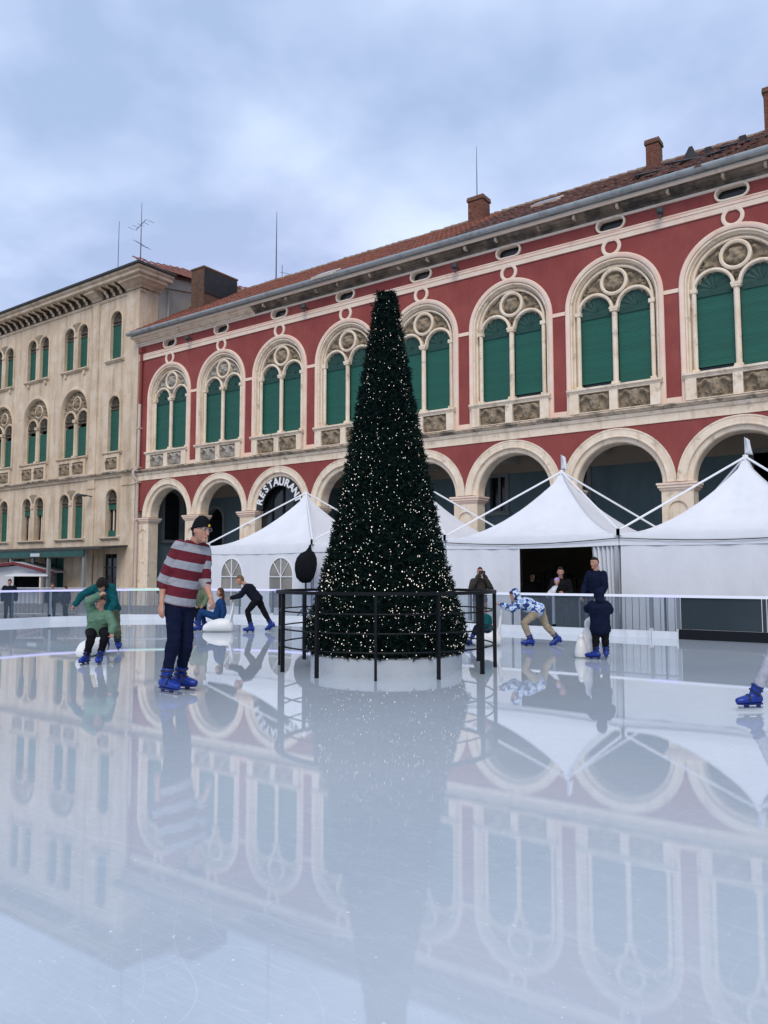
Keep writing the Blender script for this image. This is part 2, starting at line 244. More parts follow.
# ------------------------------------------------------------------ mesh helpers
class MB:
    def __init__(s): s.v = []; s.f = []
    def add(s, vs, fs):
        o = len(s.v); s.v += [tuple(p) for p in vs]; s.f += [tuple(i + o for i in f) for f in fs]; return s
    def box(s, x0, x1, y0, y1, z0, z1):
        return s.add([(x0, y0, z0), (x1, y0, z0), (x1, y1, z0), (x0, y1, z0), (x0, y0, z1), (x1, y0, z1), (x1, y1, z1), (x0, y1, z1)],
                     [(0, 3, 2, 1), (4, 5, 6, 7), (0, 1, 5, 4), (1, 2, 6, 5), (2, 3, 7, 6), (3, 0, 4, 7)])
    def hexa(s, lo, hi):   # two quads (lists of 4 points, same winding) joined
        return s.add(list(lo) + list(hi), [(0, 3, 2, 1), (4, 5, 6, 7), (0, 1, 5, 4), (1, 2, 6, 5), (2, 3, 7, 6), (3, 0, 4, 7)])
    def rings(s, rr, cap=True, closed=False):
        n = len(rr[0]); o = len(s.v)
        for r in rr: s.v += [tuple(p) for p in r]
        m = len(rr)
        for i in range(m if closed else m - 1):
            a = o + i * n; b = o + ((i + 1) % m) * n
            for j in range(n): s.f.append((a + j, a + (j + 1) % n, b + (j + 1) % n, b + j))
        if cap and not closed:
            s.f.append(tuple(o + j for j in reversed(range(n)))); s.f.append(tuple(o + (m - 1) * n + j for j in range(n)))
        return s
    def tube(s, pts, rad, n=8, cap=True, closed=False, round_ends=False):
        pts = [Vector(p) for p in pts]
        if not hasattr(rad, '__len__'): rad = [rad] * len(pts)
        rad = list(rad)
        if round_ends:
            d0 = (pts[0] - pts[1]).normalized(); d1 = (pts[-1] - pts[-2]).normalized(); r0, r1 = rad[0], rad[-1]
            pts = [pts[0] + d0 * r0 * 0.95, pts[0] + d0 * r0 * 0.6] + pts + [pts[-1] + d1 * r1 * 0.6, pts[-1] + d1 * r1 * 0.95]
            rad = [r0 * 0.3, r0 * 0.8] + rad + [r1 * 0.8, r1 * 0.3]
        m = len(pts); rr = []; prev = None
        for i in range(m):
            if closed: t = pts[(i + 1) % m] - pts[i - 1]
            else: t = pts[min(i + 1, m - 1)] - pts[max(i - 1, 0)]
            t.normalize()
            if prev is None:
                up = Vector((0, 0, 1)) if abs(t.z) < 0.9 else Vector((1, 0, 0)); u = t.cross(up).normalized()
            else: u = (prev - t * prev.dot(t)).normalized()
            prev = u; vv = t.cross(u)
            rr.append([pts[i] + (u * math.cos(2 * math.pi * k / n) + vv * math.sin(2 * math.pi * k / n)) * rad[i] for k in range(n)])
        return s.rings(rr, cap, closed)
    def revolve(s, prof, c=(0, 0, 0), n=24, cap=True):
        return s.rings([[(c[0] + r * math.cos(2 * math.pi * k / n), c[1] + r * math.sin(2 * math.pi * k / n), c[2] + z) for k in range(n)] for r, z in prof], cap)
    def run(s, prof, x0, x1):     # profile of (y, z), extruded along X
        n = len(prof)
        return s.add([(x0, y, z) for y, z in prof] + [(x1, y, z) for y, z in prof],
                     [(i, (i + 1) % n, n + (i + 1) % n, n + i) for i in range(n)] + [tuple(reversed(range(n))), tuple(range(n, 2 * n))])
    def sweep(s, path, prof, close_prof=True):   # path of (point xz, normal xz), profile of (offset, y)
        n = len(prof); o = len(s.v)
        for (px, pz), (nx, nz) in path:
            for off, y in prof: s.v.append((px + nx * off, y, pz + nz * off))
        for i in range(len(path) - 1):
            a = o + i * n; b = a + n
            for j in range(n if close_prof else n - 1): s.f.append((a + j, a + (j + 1) % n, b + (j + 1) % n, b + j))
        if close_prof:
            s.f.append(tuple(o + j for j in reversed(range(n)))); s.f.append(tuple(o + (len(path) - 1) * n + j for j in range(n)))
        return s
    def plate(s, outer, holes, y0, y1, back=False):   # (x, z) loops; front at y0, reveals to y1
        loops = [outer] + holes
        tris = tessellate_polygon([[Vector((x, z, 0)) for x, z in lp] for lp in loops])
        flat = [p for lp in loops for p in lp]; o = len(s.v); n = len(flat)
        s.v += [(x, y0, z) for x, z in flat] + [(x, y1, z) for x, z in flat]
        for t in tris:
            a, b, c = t; A_, B_, C_ = flat[a], flat[b], flat[c]
            if (B_[0] - A_[0]) * (C_[1] - A_[1]) - (B_[1] - A_[1]) * (C_[0] - A_[0]) < 0: a, b, c = a, c, b
            s.f.append((o + a, o + b, o + c))
            if back: s.f.append((o + n + a, o + n + c, o + n + b))
        k = 0
        for li, lp in enumerate(loops):
            m = len(lp); ar = sum(lp[i][0] * lp[(i + 1) % m][1] - lp[(i + 1) % m][0] * lp[i][1] for i in range(m))
            flip = (ar < 0) == (li == 0)
            for i in range(m):
                a, b = k + i, k + (i + 1) % m
                f = (o + a, o + n + a, o + n + b, o + b)
                s.f.append(tuple(reversed(f)) if flip else f)
            k += m
        return s
    def sphere(s, c, rx, ry, rz, nu=12, nv=8, ax=None):
        c = Vector(c); X, Y, Z = ax or (Vector((1, 0, 0)), Vector((0, 1, 0)), Vector((0, 0, 1)))
        rr = []
        for i in range(1, nv):
            t = math.pi * i / nv - math.pi / 2
            rr.append([c + X * rx * math.cos(t) * math.cos(2 * math.pi * k / nu) + Y * ry * math.cos(t) * math.sin(2 * math.pi * k / nu) + Z * rz * math.sin(t) for k in range(nu)])
        o = len(s.v); s.rings(rr, False)
        b = len(s.v); s.v += [tuple(c - Z * rz), tuple(c + Z * rz)]
        for k in range(nu):
            s.f.append((b, o + (k + 1) % nu, o + k)); q = o + (nv - 2) * nu; s.f.append((b + 1, q + k, q + (k + 1) % nu))
        return s
    def mesh(s, name, m, smooth=False, angle=40):
        me = bpy.data.meshes.new(name); me.from_pydata(s.v, [], s.f); me.validate(); me.update()
        if m: me.materials.append(M[m] if isinstance(m, str) else m)
        if smooth:
            me.shade_smooth(); me.set_sharp_from_angle(angle=R(angle))
        return me
    def obj(s, name, m, parent=None, loc=(0, 0, 0), smooth=False, angle=40):
        return link(name, s.mesh(name, m, smooth, angle), parent, loc)
def link(name, me, parent=None, loc=(0, 0, 0), rot=None, scale=None):
    o = bpy.data.objects.new(name, me); COL.objects.link(o); o.location = loc
    if rot: o.rotation_euler = rot
    if scale: o.scale = scale
    if parent: o.parent = parent
    return o
def tag(o, label=None, cat=None, group=None, kind=None):
    if label: o['label'] = label
    if cat: o['category'] = cat
    if group: o['group'] = group
    if kind: o['kind'] = kind
    return o
def thing(name, label, cat, loc=(0, 0, 0), rz=0.0, group=None):
    o = bpy.data.objects.new(name, None); COL.objects.link(o); o.location = loc; o.rotation_euler = (0, 0, rz); o.empty_display_size = 0.2
    return tag(o, label, cat, group)
def copy_tree(o, parent=None):
    c = o.copy(); COL.objects.link(c); c.parent = parent
    for ch in o.children: copy_tree(ch, c)
    return c
def arch_path(cx, zc, r, zb, n=20, legs=True):
    p = []
    if legs: p.append(((cx - r, zb), (-1, 0)))
    for i in range(n + 1):
        t = math.pi - math.pi * i / n
        p.append(((cx + r * math.cos(t), zc + r * math.sin(t)), (math.cos(t), math.sin(t))))
    if legs: p.append(((cx + r, zb), (1, 0)))
    return p
def arch_loop(cx, hw, zb, zc, n=16, rz=None):
    rz = rz or hw
    return [(cx - hw, zb), (cx + hw, zb)] + [(cx + hw * math.cos(math.pi * i / n), zc + rz * math.sin(math.pi * i / n)) for i in range(n + 1)]
def dedupe(lp):
    out = []
    for p in lp:
        if not out or (abs(p[0] - out[-1][0]) + abs(p[1] - out[-1][1])) > 1e-5: out.append(p)
    return out
def circle_path(cx, zc, r, n=24):
    return [((cx + r * math.cos(2 * math.pi * i / n), zc + r * math.sin(2 * math.pi * i / n)), (math.cos(2 * math.pi * i / n), math.sin(2 * math.pi * i / n))) for i in range(n + 1)]
def oval_loop(cx, zc, hw, hh, n=8):
    lp = []
    for i in range(n + 1):
        t = -math.pi / 2 + math.pi * i / n; lp.append((cx + hw - hh + hh * math.cos(t), zc + hh * math.sin(t)))
    for i in range(n + 1):
        t = math.pi / 2 + math.pi * i / n; lp.append((cx - hw + hh + hh * math.cos(t), zc + hh * math.sin(t)))
    return lp
GZ = -0.2            # level of the square round the rink
BW = 3.5             # bay of the arcade
NB = 10              # bays 0..9

# ------------------------------------------------------------------ ground and ice
tag(MB().add([(-400, -400, GZ), (420, -400, GZ), (420, 420, GZ), (-400, 420, GZ)], [(0, 1, 2, 3)]).obj('ground', 'paving'), kind='structure')
# rink outline in (X, Y): straight along the arcade, rounded corner, then towards the camera side
RX0, RYB = CX - 19.2, CY + 15.6
def rink_line():
    p = []; cr = 5.2
    p.append((RX0, CY - 9))
    p.append((RX0, RYB - cr))
    for i in range(1, 13):
        t = math.pi - (math.pi / 2) * i / 12; p.append((RX0 + cr + cr * math.cos(t), RYB - cr + cr * math.sin(t)))
    p.append((CX + 9, RYB)); return p
RL = rink_line()
icep = RL + [(CX + 9, CY - 9)]
mb = MB(); n = len(icep)
mb.add([(x, y, 0) for x, y in icep] + [(x, y, GZ) for x, y in icep], [tuple(reversed(range(n)))] + [(i, (i + 1) % n, n + (i + 1) % n, n + i) for i in range(n)])
tag(mb.obj('ice', 'ice'), kind='structure')

# ------------------------------------------------------------------ red arcade building
red = thing('arcade_building', 'red rendered two storey building with round arcade and green shuttered twin windows', 'building')
XL, XR = -2.25, NB * BW - BW / 2
mb = MB()
for k in range(NB):
    c = k * BW
    outer = [(c - 1.6 * math.cos(math.pi * i / 24), 3.9 + 1.6 * math.sin(math.pi * i / 24)) for i in range(25)] + [(c + 1.75, 3.9), (c + 1.75, 12.32), (c - 1.75, 12.32), (c - 1.75, 3.9)]
    mb.plate(outer, [dedupe(arch_loop(c, 1.36, 6.9, 9.62, 20)), oval_loop(c, 12.08, 0.415, 0.18)], 0.0, 0.45)
mb.box(XL, -1.75, 0.0, 0.45, 4.25, 12.32)
mb.obj('wall', 'red', red)
MB().add([(XL, 0.6, 5.6), (XR, 0.6, 5.6), (XR, 0.6, 13), (XL, 0.6, 13)], [(0, 1, 2, 3)]).obj('room_void', 'black_void', red)
MB().box(XR, XR + 0.3, 0, 12, GZ, 13).obj('end_wall', 'red', red)
# piers, capitals, arches
pm = MB()
pm.plate([(-0.45, GZ), (0.45, GZ), (0.45, 3.69), (-0.45, 3.69)], [arch_loop(0, 0.27, 0.75, 3.1, 12)], 0.0, 0.06)
pm.box(-0.447, 0.447, 0.05, 0.55, GZ, 3.69)
pm.box(-0.52, 0.52, -0.06, 0.61, GZ, 0.35)
pier_me = pm.mesh('pier', 'stone')
cp = MB()
for a, z0, z1 in ((0.47, 3.66, 3.70), (0.50, 3.70, 3.76), (0.54, 3.76, 3.84), (0.57, 3.84, 3.90)): cp.box(-a, a, -(a - 0.45), 0.55 + (a - 0.45), z0, z1)
cap_me = cp.mesh('capital', 'stone_pink')
am = MB().sweep(arch_path(0, 3.93, 1.5, 3.9, 28, False), [(0.245, 0.0), (0.245, -0.05), (0.20, -0.05), (0.19, -0.035), (0.03, -0.035), (0.015, -0.05), (-0.02, -0.05), (-0.03, 0.0), (-0.06, 0.04), (-0.16, 0.06), (-0.19, 0.10), (-0.19, 0.55), (0.245, 0.55)])
arch_me = am.mesh('arch', 'stone', True, 30)
for k in range(NB + 1):
    p = link('pier', pier_me, red, (k * BW - 1.75, 0, 0)); link('capital', cap_me, p)
for k in range(NB): link('arch', arch_me, red, (k * BW, 0, 0))
MB().box(XL, -2.2, 0.0, 0.45, GZ, 4.24).obj('wall_edge', 'stone', red)
# string course, ledge, bands, cornice
MB().run([(0.3, 5.70), (-0.03, 5.70), (-0.03, 5.95), (-0.07, 5.96), (-0.10, 6.03), (-0.10, 6.07), (0.3, 6.07)], XL, XR).obj('string_course', 'stone', red)
MB().run([(0.3, 6.08), (-0.14, 6.08), (-0.17, 6.12), (-0.24, 6.15), (-0.24, 6.19), (0.0, 6.22), (0.3, 6.22)], XL, XR).obj('ledge', 'ledge', red)
MB().run([(0.1, 11.54), (-0.05, 11.54), (-0.05, 11.70), (0.1, 11.70)], XL, XR).obj('band', 'stone_white', red)
MB().run([(0.1, 11.704), (-0.07, 11.704), (-0.07, 11.75), (-0.04, 11.76), (-0.04, 11.80), (-0.06, 11.81), (-0.06, 11.85), (0.1, 11.85)], XL, XR).obj('band', 'stone_pink', red)
MB().run([(0.1, 12.24), (-0.05, 12.24), (-0.05, 12.32), (0.1, 12.32)], XL, XR).obj('band', 'stone_white', red)
corn = [(0.3, 12.325), (-0.06, 12.325), (-0.09, 12.36), (-0.09, 12.40), (-0.20, 12.42), (-0.20, 12.46), (-0.28, 12.48), (-0.32, 12.53), (-0.42, 12.55), (0.3, 12.55)]
XC = 1.6 * BW
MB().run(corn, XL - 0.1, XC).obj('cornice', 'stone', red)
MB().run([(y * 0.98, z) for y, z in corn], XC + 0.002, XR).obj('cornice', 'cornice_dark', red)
MB().run([(0.3, 12.552), (-0.44, 12.552), (-0.49, 12.59), (-0.49, 12.65), (0.3, 12.65)], XL - 0.15, XR).obj('cornice_top', 'stone_white', red)
br = MB().box(-0.04, 0.04, -0.36, -0.02, 12.42, 12.551).mesh('cornice_bracket', 'ledge')
for k in range(20):
    x = XC + 0.8 + k * 1.37 + random.uniform(-0.2, 0.2)
    if x < XR: link('cornice_bracket', br, red, (x, 0, 0))
g = [(-0.50 - 0.13 + 0.13 * math.cos(t), 12.76 + 0.11 * math.sin(t)) for t in [math.pi + math.pi * i / 8 for i in range(9)]]
g = [(-0.76, 12.78)] + g + [(-0.50, 12.78)] + [(-0.53, 12.76)] + [(-0.63 + 0.10 * math.cos(t), 12.76 + 0.085 * math.sin(t)) for t in [-math.pi * i / 8 for i in range(9)]]
gm = MB().run(g, XL - 0.15, XR); gm.f = gm.f[:-2]
gm.obj('gutter', 'gutter', red, smooth=True)
MB().box(XL - 0.15, XR, -0.485, 0.3, 12.652, 12.79).obj('gutter_board', 'gutter', red)
# white strips between the windows
st_me = MB().box(-0.26, 0.26, -0.03, 0.05, 6.225, 6.39).mesh('strip_base', 'stone_pink'); st2_me = MB().box(-0.26, 0.26, -0.025, 0.05, 9.50, 9.62).mesh('impost_strip', 'stone_pink')
for k in range(NB - 1): link('strip_base', st_me, red, (k * BW + 1.75, 0, 0)); link('impost_strip', st2_me, red, (k * BW + 1.75, 0, 0))
# small ring and oval attic light
ring_me = MB().sweep(circle_path(0, 11.36, 0.255), [(-0.055, 0.0), (-0.055, -0.045), (-0.02, -0.06), (0.02, -0.06), (0.055, -0.045), (0.055, 0.0)], True).mesh('ring_moulding', 'stone_white', True)
ov = MB(); lp = oval_loop(0, 12.08, 0.42, 0.185)
pts = []
for i, (x, z) in enumerate(lp):
    a = lp[i - 1]; b = lp[(i + 1) % len(lp)]; tx, tz = b[0] - a[0], b[1] - a[1]; ll = math.hypot(tx, tz) or 1; pts.append(((x, z), (tz / ll, -tx / ll)))
pts.append(pts[0])
ov.sweep(pts, [(-0.012, 0.3), (-0.012, -0.075), (0.0, -0.085), (0.035, -0.085), (0.05, -0.075), (0.05, 0.0)])
ov_me = ov.mesh('attic_light', 'stone_white')
pn = MB(); pn.plate(oval_loop(0, 12.08, 0.41, 0.175), [], 0.16, 0.18)
pn_me = pn.mesh('pane', 'glass_dark')
barm = MB().box(-0.012, 0.012, 0.10, 0.118, 11.93, 12.23).mesh('glazing_bar', 'frame_grey')
for k in range(NB):
    link('ring_moulding', ring_me, red, (k * BW, 0, 0))
    o = link('attic_light', ov_me, red, (k * BW, 0, 0)); link('pane', pn_me, o)
# --- carved reliefs
def relief(name, x0, x1, z0, z1, y, fn, nx, nz, m, clip=None, jitter=True):
    b = MB(); idx = {}
    for i in range(nx + 1):
        for j in range(nz + 1):
            x = x0 + (x1 - x0) * i / nx; z = z0 + (z1 - z0) * j / nz
            idx[i, j] = len(b.v); b.v.append((x, y - fn(x, z), z))
    for i in range(nx):
        for j in range(nz):
            cxm = x0 + (x1 - x0) * (i + .5) / nx; czm = z0 + (z1 - z0) * (j + .5) / nz
            if clip is None or clip(cxm, czm): b.f.append((idx[i, j], idx[i + 1, j], idx[i + 1, j + 1], idx[i, j + 1]))
    return b.mesh(name, m, True, 80)
def gs(x, z, cx, cz, sx, sz): return math.exp(-((x - cx) / sx) ** 2 - ((z - cz) / sz) ** 2)
def face_h(x, z):    # head with scrolls, local units of metres
    ax = abs(x); h = 0.10 * gs(ax, z, 0, 0.0, 0.13, 0.19) + 0.03 * gs(ax, z, 0, 0.20, 0.17, 0.06)
    h += 0.03 * gs(ax, z, 0, -0.03, 0.03, 0.06) - 0.045 * gs(ax, z, 0.055, 0.045, 0.03, 0.025) - 0.03 * gs(ax, z, 0, -0.11, 0.05, 0.018)
    for t in range(9):
        u = t / 8; h += 0.05 * gs(ax, z, 0.15 + 0.26 * u, 0.13 + 0.09 * math.sin(u * 4.2) * (1 - u * .3), 0.045, 0.04)
    for t in range(5): h += 0.045 * gs(ax, z, 0.40, 0.10 - 0.07 * t, 0.035, 0.03)
    h += 0.035 * gs(ax, z, 0.22, -0.15, 0.06, 0.05) + 0.02 * gs(ax, z, 0.14, -0.22, 0.10, 0.03)
    h += 0.02 * noise.noise((x * 22, z * 22, 1.3)); s_ = min(1, max(0, (h - .012) / .03)); return 0.085 * s_ * s_ * (3 - 2 * s_) + 0.7 * h - 0.02
rp_me = relief('relief_panel', -0.485, 0.485, -0.30, 0.30, 0, face_h, 44, 28, 'relief')
rp2_me = rp_me.copy(); rp2_me.materials[0] = M['relief_clean']
def med_h(x, z):
    ax = abs(x); h = 0.12 * gs(ax, z, 0, 0.0, 0.14, 0.18) + 0.05 * gs(ax, z, 0.13, 0.15, 0.05, 0.06) + 0.03 * gs(ax, z, 0, -0.02, 0.03, 0.05)
    h += -0.045 * gs(ax, z, 0.06, 0.05, 0.03, 0.025) + 0.06 * gs(ax, z, 0.2, -0.12, 0.07, 0.07) - 0.03 * gs(ax, z, 0, -0.10, 0.05, 0.02)
    h += 0.03 * noise.noise((x * 13, z * 13, 4.3)); s_ = min(1, max(0, (h - .015) / .03)); return 0.10 * s_ * s_ * (3 - 2 * s_) + 0.9 * h - 0.03
def med_mesh(name, m, r=0.35): return relief(name, -r, r, -r, r, 0, med_h, 26, 26, m, lambda x, z: x * x + z * z < r * r)
med_me = med_mesh('medallion_carving', 'relief'); med2_me = med_me.copy(); med2_me.materials[0] = M['relief_clean']
def tym_h(x, z):
    if math.hypot(abs(x) - .6, max(0, z - 9.4)) < .5: return 0.0
    h = noise.noise((abs(x) * 9, z * 9, 7.7)) + .6 * noise.noise((abs(x) * 17, z * 17, 2.2)); s_ = min(1, max(0, (h + .05) / .3)); return 0.11 * s_ * s_ * (3 - 2 * s_) + .03 * h
def tym_mesh(name, m, R0, zc, zb): return relief(name, -R0, R0, zb, zc + R0, 0.27, tym_h, 44, 26, m, lambda x, z: x * x + max(0, z - zc) ** 2 < R0 * R0)
# --- the twin window (one prototype, then copies)
def fan_mesh(name, r, m, depth=0.02, ribs=7):
    b = MB(); n = 28; o = 0; rows = []
    for j in range(5):
        rr = r * (0.12 + 0.88 * j / 4); row = []
        for i in range(n + 1):
            t = math.pi * i / n; row.append((rr * math.cos(t), -depth * (0.5 + 0.5 * math.cos(t * ribs * 2)) * (0.3 + 0.7 * j / 4), rr * math.sin(t)))
        rows.append(row)
    for j in range(4):
        for i in range(n):
            b.add([rows[j][i], rows[j][i + 1], rows[j + 1][i + 1], rows[j + 1][i]], [(0, 3, 2, 1)])
    b.box(-r, r, -0.05, 0.0, -0.20, -0.12); b.box(-r, r, -0.03, 0.0, -0.12, 0.0); b.box(-0.05, 0.05, -0.035, 0.0, 0.0, 0.12)
    return b.mesh(name, m, True, 30)
def shutter_mesh(name, w, h, m):
    b = MB(); n = int(h / 0.055)
    for i in range(n):
        z = h * i / n; z1 = h * (i + 1) / n
        b.add([(-w, 0, z), (w, 0, z), (w, -0.006, z + (z1 - z) * .3), (-w, -0.006, z + (z1 - z) * .3), (-w, -0.006, z1 - (z1 - z) * .2), (w, -0.006, z1 - (z1 - z) * .2), (-w, 0, z1), (w, 0, z1)],
              [(0, 1, 2, 3), (3, 2, 5, 4), (4, 5, 7, 6)])
    b.box(-w, w, -0.02, 0.01, -0.03, 0.02)
    return b.mesh(name, m, False)
sh_me = shutter_mesh('shutter', 0.535, 2.24, 'green'); sh_short = shutter_mesh('shutter', 0.535, 2.05, 'green')
fan_me = fan_mesh('fan_panel', 0.485, 'green_dark')
wm = MB()   # outer pink archivolt and moulded jamb
wm.sweep(arch_path(0, 9.62, 1.5, 6.22, 30), [(0.03, 0.05), (0.03, -0.05), (0.0, -0.085), (-0.08, -0.085), (-0.12, -0.06), (-0.13, 0.05)], True)
win_me = wm.mesh('window', 'stone_pink', True, 35)
jb = MB()
jb.sweep(arch_path(0, 9.61, 1.37, 7.02, 30), [(0.0, 0.06), (0.0, -0.035), (-0.05, -0.03), (-0.06, 0.10), (-0.10, 0.11), (-0.11, 0.19), (-0.15, 0.20), (-0.16, 0.25), (-0.16, 0.30), (0.0, 0.30)], True)
for sx in (-1, 1):
    jb.tube([(sx * 1.15, 0.13, 7.02), (sx * 1.15, 0.13, 9.44)], 0.065, 10); jb.box(sx * 1.15 - .09, sx * 1.15 + .09, 0.05, 0.22, 9.40, 9.52); jb.box(sx * 1.15 - .09, sx * 1.15 + .09, 0.05, 0.22, 7.02, 7.14)
jamb_me = jb.mesh('jamb', 'stone', True, 35)
tr = MB()
for sx in (-1, 1): tr.sweep(arch_path(sx * 0.625, 9.47, 0.485, 9.40, 18), [(0.10, 0.30), (0.10, 0.115), (0.05, 0.09), (0.02, 0.10), (0.0, 0.14), (0.0, 0.30)], True)
tr.sweep(circle_path(0, 10.31, 0.385), [(-0.05, 0.29), (-0.05, 0.10), (0.0, 0.075), (0.05, 0.10), (0.05, 0.29)], True)
tr.sweep(arch_path(0, 9.60, 1.17, 9.45, 30), [(-0.035, 0.29), (-0.035, 0.10), (-0.01, 0.08), (0.03, 0.10), (0.03, 0.29)], True)
tr_me = tr.mesh('tracery', 'stone', True, 40)
mu_ = MB(); mu_.tube([(0, 0.14, 7.02), (0, 0.14, 9.40)], 0.085, 12); mu_.box(-.13, .13, 0.02, 0.26, 7.02, 7.10); mu_.box(-.11, .11, 0.04, 0.25, 7.10, 7.16)
mu_.box(-.12, .12, 0.03, 0.26, 9.36, 9.42); mu_.box(-.14, .14, 0.02, 0.28, 9.42, 9.50)
mul_me = mu_.mesh('mullion_column', 'stone', True, 35)
tym_me = tym_mesh('tympanum_carving', 'relief', 1.17, 9.60, 9.50); tym2_me = tym_me.copy(); tym2_me.materials[0] = M['relief_clean']
sill_me = MB().run([(0.35, 6.87), (-0.17, 6.87), (-0.20, 6.91), (-0.24, 6.94), (-0.24, 7.0), (0.0, 7.03), (0.35, 7.03)], -1.47, 1.47).mesh('sill', 'stone')
pd = MB(); pd.plate([(-1.40, 6.225), (1.40, 6.225), (1.40, 6.869), (-1.40, 6.869)], [[(-1.10, 6.25), (-0.13, 6.25), (-0.13, 6.84), (-1.10, 6.84)], [(0.13, 6.25), (1.10, 6.25), (1.10, 6.84), (0.13, 6.84)]], -0.165, -0.003)
pd_me = pd.mesh('pedestal', 'stone')
vd = MB().box(-1.13, 1.13, 0.27, 0.29, 7.02, 9.95).mesh('pane', 'glass_dark')
for k in range(NB):
    clean = k < 2
    o = link('window', win_me, red, (k * BW, 0, 0)); link('jamb', jamb_me, o); link('tracery', tr_me, o); link('mullion_column', mul_me, o)
    link('tympanum_carving', tym2_me if clean else tym_me, o); link('sill', sill_me, o); link('pedestal', pd_me, o); link('pane', vd, o)
    link('medallion_carving', med2_me if clean else med_me, o, (0, 0.21, 10.31))
    for i, sx in enumerate((-1, 1)):
        short = (k, i) in ((6, 0), (7, 0), (5, 1))
        gap = 0.0 if not short else 0.17
        link('shutter', sh_short if short else sh_me, o, (sx * 0.625, 0.225, 7.05 + gap + 0.02))
        link('fan_panel', fan_me, o, (sx * 0.625, 0.235, 9.47))
        link('relief_panel', rp2_me if clean else rp_me, o, (sx * 0.615, -0.075, 6.545))
# small frame seen in the gap under a raised shutter
# floodlights on the attic band
fl = MB(); fl.revolve([(.06, 11.86), (.11, 11.89), (.12, 12.0), (.07, 12.05)], (0, -.32, 0), 10); fl.box(-0.03, 0.03, -0.24, -0.05, 11.92, 11.97); fl.tube([(0, -0.30, 11.74), (0, -0.30, 11.87)], 0.05, 8)
fl_me = fl.mesh('floodlight', 'lamp')
for k in (0.45, 2.45, 4.45, 6.45, 8.45): link('floodlight', fl_me, red, (k * BW, 0, 0))
# downpipe at the left end
dp = MB(); dp.tube([(-2.0, -0.10, 11.95), (-2.0, -0.12, 9.4)], 0.07, 10); dp.box(-2.1, -1.9, -0.22, -0.02, 11.9, 12.15)
dp.obj('downpipe_head', 'red', red, smooth=True)
MB().tube([(-2.02, -0.12, 9.4), (-2.02, -0.12, 6.3), (-2.12, -0.32, 6.15), (-2.12, -0.32, 5.95), (-2.05, -0.12, 5.7), (-2.05, -0.12, GZ)], 0.075, 10).obj('downpipe', 'pipe', red, smooth=True)
for z in (3.8, 5.6, 6.3, 8.2): MB().box(-2.16, -1.93, -0.22, 0, z, z + 0.06).obj('pipe_clamp', 'pipe', red)
# arcade interior
YB = 3.7
MB().box(XL, XR, 0.6, YB, 5.72, 5.8).obj('arcade_ceiling', 'ceil', red)
bmz = MB().box(-0.25, 0.25, 0.6, YB, 5.45, 5.72).mesh('arcade_beam', 'ceil')
for k in range(NB + 1): link('arcade_beam', bmz, red, (k * BW - 1.75, 0, 0))
MB().box(XL, XR, 0.46, 0.6, 5.60, 5.95).obj('arch_backing', 'ceil', red)
def at_planeX(px, py, X):
    r = ray(px, py); d = Vector((r.x * cA - r.y * sA, r.x * sA + r.y * cA, r.z)); k = (X - CX) / d.x; return Vector((CX, CY, CH)) + d * k
EX = XL + 0.2; q0, q1 = at_planeX(164, 520, EX), at_planeX(181, 520, EX); zt_, zb_ = at_planeX(173, 492, EX).z, at_planeX(173, 540, EX).z
hw_ = abs(q1.y - q0.y) / 2; ym_ = (q0.y + q1.y) / 2;
def flank(mb_): mb_.v = [(EX - y, x, z) for x, y, z in mb_.v]; return mb_
flank(MB().plate([(.56, GZ), (YB, GZ), (YB, 5.7), (.56, 5.7)], [dedupe(arch_loop(ym_, hw_, zb_, zt_ - hw_, 12))], 0, .2)).obj('arcade_end_wall', 'teal_wall', red)
o = flank(MB().sweep(arch_path(ym_, zt_ - hw_, hw_, zb_, 14), [(-.02, .1), (-.02, -.04), (.14, -.04), (.14, .0), (.02, .004), (-.015, .1)], True)).obj('arcade_window', 'frame_grey', red)
flank(MB().box(ym_ - hw_, ym_ + hw_, .15, .17, zb_, zt_)).obj('pane', 'glass_dark', o)
flank(MB().box(ym_ - hw_ - .2, ym_ + hw_ + .2, -.12, -.001, zb_ - .16, zb_ - .02)).obj('sill', 'frame_grey', o)
wins = []   # openings in the arcade's back wall: (x0, x1, z0, z1, arched, frame)
def bw_open(px0, px1, py0, py1, arched, kind):
    a = at_plane(px0, (py0 + py1) / 2, YB); b = at_plane(px1, (py0 + py1) / 2, YB); t = at_plane((px0 + px1) / 2, py0, YB); u = at_plane((px0 + px1) / 2, py1, YB)
    wins.append((a.x, b.x, u.z, t.z, arched, kind))
wins.append((-1.45, -0.25, -0.1, 4.6, True, 'd'))
bw_open(490, 506, 477, 511, False, 'w'); bw_open(573, 588, 470, 500, False, 'w'); bw_open(754, 775, 452, 500, False, 'w')
wins.append((10.9, 12.1, 0.0, 3.6, True, 'd'))
wins.append((29.0, 30.3, -0.1, 2.6, False, 'd'))
wins.sort(); keepw = []
for q_ in wins:
    if not keepw or q_[0] > keepw[-1][1] + 0.5: keepw.append(q_)
wins = keepw
aw = MB(); cuts = [XL] + [(wins[i][1] + wins[i + 1][0]) / 2 for i in range(len(wins) - 1)] + [XR]
for (x0, x1, z0, z1, ar, kd), ca, cb_ in zip(wins, cuts, cuts[1:]):
    z0 = max(z0, -0.1); hw = (x1 - x0) / 2
    aw.plate([(ca, GZ), (cb_, GZ), (cb_, 5.1), (ca, 5.1)], [dedupe(arch_loop((x0 + x1) / 2, hw, z0, z1 - hw, 10)) if ar else [(x0, z0), (x1, z0), (x1, z1), (x0, z1)]], YB, YB + 0.3)
aw.obj('arcade_wall', 'teal_wall', red)
